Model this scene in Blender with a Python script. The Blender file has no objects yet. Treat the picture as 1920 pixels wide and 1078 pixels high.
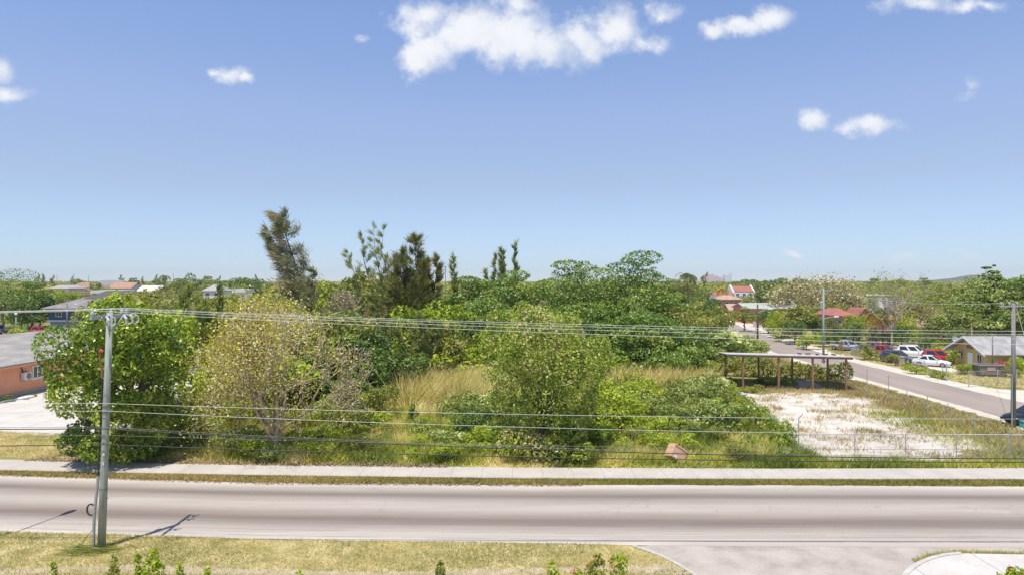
import bpy, math, random
import numpy as np
R = math.radians
rng = np.random.default_rng(11)
random.seed(11)
F, H, HY = 1280.0, 11.5, 527.0            # focal length in photo pixels, drone height, horizon row

def G(px, py, z=0.0):                      # ground point seen at a photo pixel
    Y = F * (H - z) / (py - HY)
    return ((px - 960) / F * Y, Y, z)

def spot(px, top, Y, w):                   # x, height and radius of a plant seen at a pixel and a depth
    return (px - 960) / F * Y, H - (top - HY) / F * Y, w / 2 / F * Y

scene = bpy.context.scene
col = scene.collection

# ------------------------------------------------------------------ object bookkeeping
def tag(o, label=None, cat=None, group=None, kind=None):
    if label: o['label'] = label
    if cat: o['category'] = cat
    if group: o['group'] = group
    if kind: o['kind'] = kind
    return o

def empty(name, loc=(0, 0, 0), rz=0.0, label=None, cat=None, group=None):
    o = bpy.data.objects.new(name, None)
    col.objects.link(o)
    o.empty_display_size = 0.3
    o.location = loc
    o.rotation_euler = (0, 0, rz)
    return tag(o, label, cat, group)

def copy_thing(root, loc, rz=0.0, s=(1, 1, 1), label=None, group=None):
    r = root.copy(); col.objects.link(r)
    r.location = loc; r.rotation_euler = (0, 0, rz); r.scale = s
    if label: r['label'] = label
    if group: r['group'] = group
    for ch in list(root.children):
        c = ch.copy(); col.objects.link(c); c.parent = r
        for g in list(ch.children):
            d = g.copy(); col.objects.link(d); d.parent = c
    return r

# ------------------------------------------------------------------ materials
def new_mat(name):
    m = bpy.data.materials.new(name); m.use_nodes = True
    nt = m.node_tree
    return m, nt, nt.nodes['Principled BSDF'], nt.nodes['Material Output']

def ramp(nt, stops, fac=None, interp='LINEAR'):
    n = nt.nodes.new('ShaderNodeValToRGB')
    n.color_ramp.interpolation = interp
    e = n.color_ramp.elements
    while len(e) < len(stops): e.new(0.5)
    for i, (p, c) in enumerate(stops):
        e[i].position = p
        e[i].color = (*c, 1) if len(c) == 3 else c
    if fac is not None: nt.links.new(fac, n.inputs[0])
    return n

def noise(nt, scale, detail=5, rough=0.6, vec=None, stretch=None):
    n = nt.nodes.new('ShaderNodeTexNoise')
    n.inputs['Scale'].default_value = scale
    n.inputs['Detail'].default_value = detail
    n.inputs['Roughness'].default_value = rough
    if vec is None:
        tc = nt.nodes.new('ShaderNodeTexCoord'); vec = tc.outputs['Object']
    if stretch:
        mp = nt.nodes.new('ShaderNodeMapping'); mp.inputs['Scale'].default_value = stretch
        nt.links.new(vec, mp.inputs[0]); vec = mp.outputs[0]
    nt.links.new(vec, n.inputs['Vector'])
    return n

def mix(nt, fac, a, b, mode='MIX'):
    n = nt.nodes.new('ShaderNodeMix'); n.data_type = 'RGBA'; n.blend_type = mode
    for s, v in ((n.inputs[0], fac), (n.inputs[6], a), (n.inputs[7], b)):
        if hasattr(v, 'node'): nt.links.new(v, s)
        elif isinstance(v, (int, float)): s.default_value = v
        else: s.default_value = (*v, 1)
    return n.outputs[2]

def math_(nt, op, a, b=None, c=None):
    n = nt.nodes.new('ShaderNodeMath'); n.operation = op
    for i, v in enumerate((a, b, c)):
        if v is None: continue
        if hasattr(v, 'node'): nt.links.new(v, n.inputs[i])
        else: n.inputs[i].default_value = v
    return n.outputs[0]

def pm(name, c1, c2=None, scale=4.0, rough=0.8, spec=0.3, metal=0.0, bump=0.0, stretch=None, lo=0.35, hi=0.65):
    m, nt, b, out = new_mat(name)
    b.inputs['Roughness'].default_value = rough
    b.inputs['Specular IOR Level'].default_value = spec
    b.inputs['Metallic'].default_value = metal
    if c2 is None:
        c2 = tuple(x * 0.8 for x in c1)
    n = noise(nt, scale, stretch=stretch)
    r = ramp(nt, [(lo, c1), (hi, c2)], n.outputs[0])
    nt.links.new(r.outputs[0], b.inputs['Base Color'])
    if bump:
        bp = nt.nodes.new('ShaderNodeBump'); bp.inputs['Strength'].default_value = bump
        bp.inputs['Distance'].default_value = 0.05
        nt.links.new(n.outputs[0], bp.inputs['Height']); nt.links.new(bp.outputs[0], b.inputs['Normal'])
    return m

def leaf_mat(name, stops, transl=0.35, rough=0.5, spec=0.35):
    m, nt, b, out = new_mat(name)
    at = nt.nodes.new('ShaderNodeAttribute'); at.attribute_name = 'tint'
    r = ramp(nt, stops, at.outputs['Fac'])
    b.inputs['Roughness'].default_value = rough
    b.inputs['Specular IOR Level'].default_value = spec
    nt.links.new(r.outputs[0], b.inputs['Base Color'])
    t = nt.nodes.new('ShaderNodeBsdfTranslucent')
    tc = mix(nt, 1.0, r.outputs[0], (1.25, 1.2, 0.6), 'MULTIPLY')
    nt.links.new(tc, t.inputs[0])
    ms = nt.nodes.new('ShaderNodeMixShader'); ms.inputs[0].default_value = transl
    nt.links.new(b.outputs[0], ms.inputs[1]); nt.links.new(t.outputs[0], ms.inputs[2])
    nt.links.new(ms.outputs[0], out.inputs[0])
    return m

L_ = {}
LG = dict(glossy=1.6, almond=1.5, vine=1.95, sparse=1.85, olive=1.8, dark=1.8, bright=1.65, greyvine=1.7, dry=1.25, blossom=1.15, needle=2.5, needle_brown=2.7, needle_olive=1.55, needle_fresh=1.6, palm=1.3, palm_yellow=1.1, lawn=1.85, verge=1.95, meadow=1.9, reed=1.55, weed=1.7)
def lm(key, stops, **k):
    g = LG.get(key, 1.0); k['transl'] = k.get('transl', .33)
    L_[key] = leaf_mat('leaf_' + key, [(p, tuple(min(.8, v * g * w_) for v, w_ in zip(c, (1.04, 1.0, .95)))) for p, c in stops], **k)
lm('glossy', [(0, (.055, .10, .008)), (.45, (.13, .20, .016)), (.8, (.25, .32, .03)), (1, (.42, .43, .09))], transl=.27, rough=.36, spec=.5)
lm('almond', [(0, (.035, .080, .010)), (.5, (.098, .172, .020)), (.85, (.20, .265, .04)), (1, (.31, .31, .07))], rough=.42, spec=.45, transl=.26)
lm('vine', [(0, (.06, .10, .012)), (.4, (.13, .19, .025)), (.75, (.24, .275, .05)), (.92, (.28, .25, .11)), (1, (.34, .27, .18))])
lm('sparse', [(0, (.15, .15, .02)), (.45, (.28, .26, .035)), (.72, (.40, .36, .07)), (.86, (.46, .39, .2)), (1, (.62, .53, .38))], rough=.6)
lm('olive', [(0, (.065, .085, .014)), (.5, (.15, .17, .03)), (.85, (.24, .24, .055)), (1, (.31, .26, .08))])
lm('dark', [(0, (.03, .06, .012)), (.5, (.07, .12, .024)), (1, (.15, .20, .045))])
lm('bright', [(0, (.085, .14, .01)), (.5, (.195, .258, .02)), (1, (.35, .385, .05))])
lm('greyvine', [(0, (.065, .10, .02)), (.5, (.145, .19, .042)), (.85, (.25, .30, .095)), (1, (.40, .42, .2))])
lm('dry', [(0, (.19, .16, .07)), (.5, (.32, .27, .13)), (1, (.48, .41, .27))], transl=.2)
lm('blossom', [(0, (.15, .16, .05)), (.35, (.28, .26, .09)), (.6, (.48, .41, .22)), (1, (.72, .62, .46))], transl=.2)
lm('needle', [(0, (.05, .075, .02)), (.5, (.105, .13, .04)), (1, (.19, .19, .075))], transl=.25)
lm('needle_brown', [(0, (.05, .066, .036)), (.4, (.095, .10, .055)), (.75, (.15, .13, .075)), (1, (.21, .165, .10))], transl=.2)
lm('needle_olive', [(0, (.06, .075, .02)), (.5, (.13, .14, .038)), (1, (.22, .20, .065))], transl=.25)
lm('needle_fresh', [(0, (.075, .115, .02)), (.5, (.15, .20, .04)), (1, (.26, .29, .08))], transl=.3)
lm('palm', [(0, (.06, .09, .015)), (.5, (.14, .18, .035)), (1, (.30, .28, .07))])
lm('palm_yellow', [(0, (.14, .15, .02)), (.5, (.34, .28, .04)), (1, (.56, .42, .08))])
lm('lawn', [(0, (.10, .115, .03)), (.35, (.20, .195, .062)), (.7, (.33, .285, .13)), (1, (.46, .39, .24))], transl=.2, rough=.7, spec=.1)
lm('verge', [(0, (.075, .085, .016)), (.5, (.17, .155, .04)), (.8, (.28, .22, .08)), (1, (.38, .26, .13))], transl=.15, rough=.8, spec=.1)
lm('meadow', [(0, (.05, .08, .012)), (.3, (.14, .17, .028)), (.55, (.235, .255, .042)), (.75, (.33, .30, .085)), (1, (.45, .36, .2))], transl=.3, rough=.65, spec=.15)
lm('reed', [(0, (.20, .195, .05)), (.35, (.36, .30, .105)), (.7, (.54, .44, .21)), (1, (.68, .56, .33))], transl=.25, rough=.7, spec=.1)
lm('litter', [(0, (.13, .085, .04)), (.5, (.28, .19, .10)), (1, (.46, .35, .22))], transl=.1, rough=.8)
lm('weed', [(0, (.09, .09, .028)), (.5, (.19, .16, .068)), (1, (.32, .255, .13))], transl=.2, rough=.8)
lm('paper', [(0, (.25, .22, .18)), (.5, (.55, .52, .47)), (1, (.78, .77, .75))], transl=.05)
lm('flower_red', [(0, (.5, .02, .015)), (1, (.75, .09, .07))], transl=.2)
lm('flower_pink', [(0, (.55, .04, .18)), (1, (.75, .13, .3))], transl=.2)

M = {}
M['bark'] = pm('bark_grey', (.20, .165, .125), (.09, .07, .05), 6, stretch=(1, 1, .3))
M['bark_pale'] = pm('bark_pale', (.40, .34, .27), (.24, .19, .15), 5, stretch=(1, 1, .3))
M['bark_warm'] = pm('bark_warm', (.50, .40, .255), (.31, .235, .15), 3)
M['bark_dead'] = pm('bark_dead', (.46, .39, .32), (.29, .24, .19), 5)
M['bark_dark'] = pm('bark_dark', (.09, .07, .05), (.04, .03, .022), 6)
M['white'] = pm('white_paint', (.78, .77, .74), (.68, .67, .63), 3, .5)
M['cream'] = pm('cream_wall', (.68, .62, .52), (.6, .54, .44), .5)
M['salmon'] = pm('salmon_stucco', (.86, .40, .245), (.79, .36, .215), .6, .85)
M['shingle'] = pm('grey_shingle', (.40, .37, .335), (.27, .25, .225), 1.2, .9, stretch=(1, .25, 1))
M['blue'] = pm('blue_siding', (.045, .115, .19), (.035, .095, .155), 1.5, .6)
M['paleblue'] = pm('pale_blue_siding', (.22, .31, .40), (.19, .27, .35), 1.5, .6)
M['roof_grey'] = pm('roof_grey', (.27, .25, .24), (.19, .175, .17), .8, .9)
M['roof_dark'] = pm('roof_dark', (.12, .105, .1), (.09, .08, .075), .8, .9)
M['roof_brown'] = pm('roof_brown', (.36, .225, .165), (.29, .18, .13), .8, .9)
M['roof_tan'] = pm('roof_tan', (.50, .33, .22), (.40, .26, .175), .8, .9)
M['roof_orange'] = pm('roof_orange', (.45, .26, .17), (.36, .2, .13), .8, .9)
M['roof_red'] = pm('roof_red', (.40, .15, .12), (.32, .115, .09), .8, .8)
M['roof_green'] = pm('roof_green', (.43, .45, .38), (.36, .38, .32), .6, .7)
M['roof_white'] = pm('roof_white', (.70, .69, .67), (.6, .59, .57), .4, .7)
M['roof_metal'] = pm('roof_weathered_sheet', (.58, .55, .52), (.42, .395, .37), 1.4, .6, stretch=(3, .4, 1))
M['roof_worn'] = pm('roof_worn_grey', (.40, .385, .365), (.24, .23, .22), 1.1, .85, stretch=(.7, .35, 1))
M['block'] = pm('grey_block', (.40, .38, .355), (.32, .305, .285), .7)
M['stone'] = pm('stone_wall', (.48, .42, .34), (.30, .26, .2), 2.5, bump=.4)
M['mauve'] = pm('mauve_wall', (.33, .24, .32), (.28, .2, .27), 1)
M['yellow'] = pm('yellow_stucco', (.60, .43, .185), (.52, .37, .155), .8)
M['coral'] = pm('coral_wall', (.62, .28, .2), (.55, .24, .17), .8)
M['pinkhotel'] = pm('pink_facade', (.72, .52, .50), (.66, .47, .46), .05)
M['timber'] = pm('brown_timber', (.33, .19, .115), (.24, .135, .08), 4, stretch=(1, 1, .2))
M['pole'] = pm('weathered_pole', (.40, .425, .36), (.26, .28, .235), 6, .85, stretch=(3.5, 3.5, .22), bump=.35)
M['pole_green'] = pm('treated_pole', (.34, .40, .335), (.25, .305, .25), 4, .85, stretch=(2, 2, .15))
M['pole_brown'] = pm('brown_pole', (.13, .09, .07), (.085, .06, .045), 4, .85)
M['pole_grey'] = pm('grey_pole', (.27, .245, .22), (.19, .17, .15), 4, .85, stretch=(2, 2, .15))
M['galv'] = pm('galvanised_steel', (.46, .47, .48), (.36, .37, .38), 6, .45, metal=.35)
M['alu'] = pm('bare_aluminium_wire', (.66, .65, .62), (.58, .57, .54), 3, .5, metal=.1)
M['cable'] = pm('black_cable', (.05, .05, .05), (.03, .03, .03), 3, .5)
M['cable_grey'] = pm('grey_cable', (.21, .21, .21), (.15, .15, .15), 3, .5)
M['porcelain'] = pm('grey_porcelain', (.52, .52, .53), (.44, .44, .45), 3, .3)
M['redcap'] = pm('red_insulator', (.48, .1, .09), (.36, .08, .07), 3, .5)
M['rust'] = pm('rusty_metal', (.30, .16, .1), (.17, .09, .06), 5, .8)
M['cabinet'] = pm('tan_cabinet', (.62, .38, .23), (.55, .33, .2), 2, .6)
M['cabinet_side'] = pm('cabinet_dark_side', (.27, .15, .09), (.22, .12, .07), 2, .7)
M['glass'] = pm('dark_glass', (.03, .035, .045), (.022, .026, .034), 1, .08, spec=.6)
M['glass_blue'] = pm('bluish_glass', (.06, .085, .11), (.05, .07, .09), 1, .08, spec=.6)
M['rubber'] = pm('tyre_rubber', (.03, .03, .03), (.022, .022, .022), 4, .9)
M['rim'] = pm('alloy_rim', (.42, .42, .43), (.36, .36, .37), 3, .35, metal=.5)
M['lamp'] = pm('clear_lamp', (.72, .72, .70), (.6, .6, .58), 3, .15, spec=.6)
M['tail'] = pm('red_lamp', (.42, .02, .02), (.32, .015, .015), 3, .2)
def paint(c): return pm('car_paint', c, tuple(x * .93 for x in c), 1, .22, spec=.55)
M['p_red'] = paint((.50, .03, .035)); M['p_white'] = paint((.78, .78, .77)); M['p_grey'] = paint((.07, .078, .09))
M['p_black'] = paint((.015, .016, .018)); M['p_blue'] = paint((.10, .17, .34)); M['p_silver'] = paint((.4, .41, .42))
M['p_rust'] = paint((.36, .16, .12))
M['dumpster'] = pm('grey_green_dumpster', (.16, .19, .175), (.21, .15, .11), 2.2, .7)
M['teal'] = pm('teal_plastic', (.11, .36, .38), (.09, .3, .32), 3, .5)
M['hill'] = pm('hill_scrub', (.10, .125, .05), (.07, .09, .035), .01)

# ------------------------------------------------------------------ mesh builder
class MB:
    def __init__(s): s.v, s.f = [], []
    def add(s, vs, fs):
        n = len(s.v); s.v += [tuple(map(float, p)) for p in vs]; s.f += [tuple(n + i for i in f) for f in fs]; return s
    def box(s, c, d, rz=0.0, taper=1.0):
        x, y, z = d[0] / 2, d[1] / 2, d[2] / 2
        cs, sn = math.cos(rz), math.sin(rz); vs = []
        for zz, t in ((-z, 1.0), (z, taper)):
            for a, b in ((-x, -y), (x, -y), (x, y), (-x, y)):
                a, b = a * t, b * t
                vs.append((c[0] + a * cs - b * sn, c[1] + a * sn + b * cs, c[2] + zz))
        return s.add(vs, [(3, 2, 1, 0), (4, 5, 6, 7), (0, 1, 5, 4), (1, 2, 6, 5), (2, 3, 7, 6), (3, 0, 4, 7)])
    def tube(s, pts, rad, n=8, cap=True):
        pts = [np.array(p, float) for p in pts]
        if not hasattr(rad, '__len__'): rad = [rad] * len(pts)
        rings = []
        ref = None
        for i, p in enumerate(pts):
            d = pts[min(i + 1, len(pts) - 1)] - pts[max(i - 1, 0)]
            d = d / (np.linalg.norm(d) + 1e-9)
            if ref is None: ref = np.array((1., 0, 0)) if abs(d[0]) < .8 else np.array((0, 1., 0))
            u = np.cross(d, ref); u /= np.linalg.norm(u) + 1e-9
            w = np.cross(d, u); ref = np.cross(u, d)
            rings.append([p + rad[i] * (math.cos(2 * math.pi * k / n) * u + math.sin(2 * math.pi * k / n) * w) for k in range(n)])
        vs = [q for r in rings for q in r]; fs = []
        for i in range(len(pts) - 1):
            for k in range(n):
                a, b = i * n + k, i * n + (k + 1) % n
                fs.append((a, b, b + n, a + n))
        if cap:
            fs.append(tuple(range(n - 1, -1, -1))); fs.append(tuple((len(pts) - 1) * n + k for k in range(n)))
        return s.add(vs, fs)
    def beam(s, p0, p1, w, h):
        p0, p1 = np.array(p0, float), np.array(p1, float)
        d = p1 - p0; d /= np.linalg.norm(d)
        u = np.cross(d, (0, 0, 1.0))
        if np.linalg.norm(u) < .01: u = np.array((1., 0, 0))
        u /= np.linalg.norm(u); v = np.cross(u, d)
        vs = [p + a * u * w / 2 + b * v * h / 2 for p in (p0, p1) for a, b in ((-1, -1), (1, -1), (1, 1), (-1, 1))]
        return s.add(vs, [(3, 2, 1, 0), (4, 5, 6, 7), (0, 1, 5, 4), (1, 2, 6, 5), (2, 3, 7, 6), (3, 0, 4, 7)])
    def extrude(s, poly, axis, a, b):
        # poly: 2-D outline; axis 'x': outline is (y,z); 'y': (x,z); 'z': (x,y)
        def P3(p, t): return (t, p[0], p[1]) if axis == 'x' else (p[0], t, p[1]) if axis == 'y' else (p[0], p[1], t)
        n = len(poly)
        vs = [P3(p, a) for p in poly] + [P3(p, b) for p in poly]
        fs = [tuple(range(n - 1, -1, -1)), tuple(range(n, 2 * n))] + [(i, (i + 1) % n, n + (i + 1) % n, n + i) for i in range(n)]
        return s.add(vs, fs)
    def loft(s, rings, cap=True):
        n = len(rings[0]); vs = [p for r in rings for p in r]; fs = []
        for i in range(len(rings) - 1):
            for k in range(n):
                a, b = i * n + k, i * n + (k + 1) % n
                fs.append((a, b, b + n, a + n))
        if cap:
            fs.append(tuple(range(n - 1, -1, -1))); fs.append(tuple((len(rings) - 1) * n + k for k in range(n)))
        return s.add(vs, fs)
    def build(s, name, mat, parent=None, loc=None, smooth=False, bevel=0.0):
        me = bpy.data.meshes.new(name); me.from_pydata(s.v, [], s.f)
        import bmesh as _bm
        bm = _bm.new(); bm.from_mesh(me); _bm.ops.recalc_face_normals(bm, faces=bm.faces); bm.to_mesh(me); bm.free()
        me.materials.append(mat)
        if smooth: me.polygons.foreach_set('use_smooth', [True] * len(me.polygons))
        o = bpy.data.objects.new(name, me); col.objects.link(o)
        if parent is not None: o.parent = parent
        if loc is not None: o.location = loc
        if bevel:
            b = o.modifiers.new('bevel', 'BEVEL'); b.width = bevel; b.segments = 2; b.limit_method = 'ANGLE'
        return o

def polys(name, V, tint, mat, parent=None, loc=None):
    V = np.ascontiguousarray(V, dtype=np.float32)
    n, k, _ = V.shape
    me = bpy.data.meshes.new(name)
    me.vertices.add(n * k); me.vertices.foreach_set('co', V.ravel())
    me.loops.add(n * k); me.loops.foreach_set('vertex_index', np.arange(n * k, dtype=np.int32))
    me.polygons.add(n); me.polygons.foreach_set('loop_start', np.arange(0, n * k, k, dtype=np.int32))
    me.update(calc_edges=True)
    a = me.attributes.new('tint', 'FLOAT', 'FACE'); a.data.foreach_set('value', np.clip(tint, 0, 1).astype(np.float32))
    me.materials.append(mat)
    o = bpy.data.objects.new(name, me); col.objects.link(o)
    if parent is not None: o.parent = parent
    if loc is not None: o.location = loc
    return o

def unit(a): return a / (np.linalg.norm(a, axis=-1, keepdims=True) + 1e-9)

def leaf_quads(C, N, L, W, r):
    u = unit(np.cross(N, r.normal(size=C.shape))); v = np.cross(N, u)
    L = np.asarray(L)[:, None] / 2; W = np.asarray(W)[:, None] / 2
    return np.stack([C - u * L, C + v * W, C + u * L, C - v * W], 1)

def strip_quads(C, D, L, W, r):
    s = unit(np.cross(D, r.normal(size=C.shape)))
    L = np.asarray(L)[:, None]; W = np.asarray(W)[:, None]
    return np.stack([C - s * W / 2, C + s * W / 2, C + D * L + s * W * .12, C + D * L - s * W * .12], 1)

def blades(B, h, lean, w, r):
    a = r.uniform(0, 2 * np.pi, len(B)); s = np.stack([np.cos(a), np.sin(a), 0 * a], 1) * (np.asarray(w)[:, None] / 2)
    a2 = r.uniform(0, 2 * np.pi, len(B)); k = h * r.uniform(.35, 1.1, len(B))
    tip = B + np.stack([lean[:, 0] + np.cos(a2) * k, lean[:, 1] + np.sin(a2) * k, h], 1)
    return np.stack([B - s, B + s, tip], 1)

_ng = np.random.default_rng(5).random((64, 64))
def vnoise(x, y, s):
    x, y = x / s, y / s
    xi, yi = np.floor(x).astype(int), np.floor(y).astype(int)
    fx, fy = x - xi, y - yi
    fx, fy = fx * fx * (3 - 2 * fx), fy * fy * (3 - 2 * fy)
    g = lambda i, j: _ng[i % 64, j % 64]
    return (g(xi, yi) * (1 - fx) + g(xi + 1, yi) * fx) * (1 - fy) + (g(xi, yi + 1) * (1 - fx) + g(xi + 1, yi + 1) * fx) * fy
def fbm(x, y, s): return (vnoise(x, y, s) + .5 * vnoise(x + 31, y + 17, s / 2.1) + .25 * vnoise(x + 7, y + 53, s / 4.3)) / 1.75

# ------------------------------------------------------------------ plants
def clumps_round(h, r, n, z0=.25, cr=.36, seed=0, flat=.8, ry=None):
    g = np.random.default_rng(seed); out = []
    ry = r if ry is None else ry
    zc, rz = h * (1 + z0) / 2, h * (1 - z0) / 2
    for i in range(n):
        d = unit(g.normal(size=3)); k = g.uniform(.45, .8) if i else 0
        c = cr * g.uniform(.7, 1.25)
        out.append((d[0] * r * k, d[1] * ry * k, zc + d[2] * rz * k * .9, r * c, ry * c, max(rz, .5 * r) * c * flat))
    big = list(out)
    for i in range(n * 2):                       # small clumps that break the outline
        b_ = big[g.integers(len(big))]; d = unit(g.normal(size=3) + np.array((0, 0, .5))); c = g.uniform(.09, .2) * r
        out.append((b_[0] + d[0] * b_[3], b_[1] + d[1] * b_[4], b_[2] + d[2] * b_[5], c, c, c * .8))
    return fit_clumps(np.array(out), h, r, ry)

def fit_clumps(cl, h, r, ry):
    mx = np.percentile(np.abs(cl[:, 0]) + cl[:, 3], 96); my = np.percentile(np.abs(cl[:, 1]) + cl[:, 4], 96); mz = (cl[:, 2] + cl[:, 5]).max()
    cl[:, [0, 3]] *= r / mx; cl[:, [1, 4]] *= ry / my; cl[:, [2, 5]] *= h / mz
    return cl

def clumps_tier(h, r, levels, seed=0, z0=.12, per=6):
    g = np.random.default_rng(seed); out = []
    for l in range(levels):
        t = (l + .5) / levels
        z = h * (z0 + (1 - z0) * t)
        rr = r * (1 - .78 * max(0, t - .3) ** 1.2 / .7 ** 1.2) * (1.0 if t > .15 else .9)
        m = max(2, int(per * (rr / r) ** 1.1) + 1); a0 = g.uniform(0, 6.28)
        for i in range(m):
            a = a0 + 6.283 * i / m + g.normal() * .25; k = g.uniform(.45, .82)
            c = g.uniform(.2, .36) * r
            out.append((math.cos(a) * rr * k, math.sin(a) * rr * k, z + g.normal() * h * .03 - .04 * k * h, c, c, c * g.uniform(.26, .46)))
            for _ in range(1):
                a2, k2, c2 = a + g.normal() * .35, k * g.uniform(.8, 1.4), c * g.uniform(.25, .45)
                out.append((math.cos(a2) * rr * k2, math.sin(a2) * rr * k2, z + h * g.uniform(-.02, .07), c2, c2, c2 * .6))
    return fit_clumps(np.array(out), h, r, r)

def crown_leaves(cl, n, size, seed=0, up=.6, rnd=.7, aspect=.55, shell=.16, top=.25, tv=.22, tc=.22, tmid=.5):
    g = np.random.default_rng(seed)
    area = (cl[:, 3] * cl[:, 4] + cl[:, 3] * cl[:, 5]) ** .9
    idx = g.choice(len(cl), n, p=area / area.sum())
    d = g.normal(size=(n, 3)); d[:, 2] += top; d = unit(d)
    k = 1 - np.abs(g.normal(size=n)) * shell + g.normal(size=n) * .05
    C = cl[idx, :3] + d * cl[idx, 3:6] * k[:, None]
    inside = np.zeros(n, bool)
    for c in cl:
        q = ((C - c[:3]) / c[3:6]); inside |= (q * q).sum(1) < .5
    keep = ~inside | (g.random(n) < .06)
    keep &= C[:, 2] > .05
    C, d, idx = C[keep], d[keep], idx[keep]; n = len(C)
    N = unit(d * .6 + np.array((0, 0, up)) + g.normal(size=(n, 3)) * rnd)
    L = size * g.uniform(.7, 1.35, n)
    V = leaf_quads(C, N, L, L * aspect, g)
    ct = g.normal(size=len(cl)) * tc
    return V, tmid + ct[idx] * .6 + g.normal(size=n) * tv

def limb(mb, p0, p1, r0, r1, g, seg=4, wob=.06, n=6, arch=0.0):
    p0, p1 = np.array(p0, float), np.array(p1, float); L = np.linalg.norm(p1 - p0)
    pts = []
    for i in range(seg + 1):
        t = i / seg; p = p0 + (p1 - p0) * t
        if 0 < i < seg: p = p + g.normal(size=3) * wob * L
        p[2] += arch * L * math.sin(math.pi * t)
        pts.append(p)
    mb.tube(pts, [r0 + (r1 - r0) * i / seg for i in range(seg + 1)], n)
    return pts

def woody(cl, h, r0, seed, fork=.3, lean=(0, 0), base=(0, 0), twigs=2, maxl=16):
    g = np.random.default_rng(seed + 900); mb = MB()
    b = np.array((base[0], base[1], -.05)); fk = np.array((base[0] * .5 + lean[0], base[1] * .5 + lean[1], h * fork))
    limb(mb, b, fk, r0, r0 * .72, g, 4, .03, 9)
    order = np.argsort(-cl[:, 3])[:maxl]
    for i in order:
        c = cl[i, :3]
        s = fk + (np.array((0, 0, h * .9)) - fk) * g.uniform(0, .15)
        limb(mb, s, c, r0 * .42, r0 * .1, g, 4, .06, 5, .05)
        for _ in range(twigs):
            d = unit(g.normal(size=3) + np.array((0, 0, .4))); limb(mb, c, c + d * cl[i, 3:6] * .9, r0 * .1, r0 * .02, g, 3, .06, 4)
    return mb

def tree(name, label, loc, h, r, leaf, kind='round', skirt=0, n=6000, size=.3, bark='bark', seed=1, z0=.2, nc=14, cat='tree', group=None, fork=.28, trunk=.22, base=(0, 0), cr=.38, rz=0.0, flat=.85, ry=None, levels=6, **k):
    root = empty(name, loc, rz, label, cat, group)
    cl = clumps_tier(h, r, levels, seed, z0, nc) if kind == 'tier' else clumps_round(h, r, nc, z0, cr, seed, flat, ry)
    if skirt:
        g = np.random.default_rng(seed + 5); a = np.linspace(0, 6.283, skirt + 1)[:-1] + g.normal(size=skirt) * .2; c = r * g.uniform(.2, .32, skirt); kk_ = g.uniform(.45, .68, skirt)
        cl = np.concatenate([cl, np.stack([np.cos(a) * r * kk_, np.sin(a) * (ry or r) * kk_, c * .8 + g.uniform(0, .12, skirt) * h, c, c, c * .85], 1)])
    V, t = crown_leaves(cl, n, size, seed + 1, **k)
    polys('crown', V, t, L_[leaf], root)
    woody(cl, h, trunk, seed, fork, base=base).build('trunk', M[bark], root, smooth=True)
    return root

def grow(g, p, d, L, r, depth, segs, tips, spread=.6, up=.15, kids=(2, 3), shrink=.74):
    q = p; pts = [p]; dd = d
    for i in range(3):
        dd = unit(dd + g.normal(size=3) * .14 + np.array((0, 0, up * .3))); q = q + dd * L / 3; pts.append(q)
    segs.append((pts, r, r * .66))
    if depth == 0: tips.append((q, dd)); return
    if depth <= 2: tips.append((pts[2], dd))
    for i in range(g.integers(kids[0], kids[1] + 1)):
        nd = unit(dd + g.normal(size=3) * spread + np.array((0, 0, up)))
        grow(g, q if i else pts[3], nd, L * shrink * g.uniform(.8, 1.15), r * .62, depth - 1, segs, tips, spread, up, kids, shrink)

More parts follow.
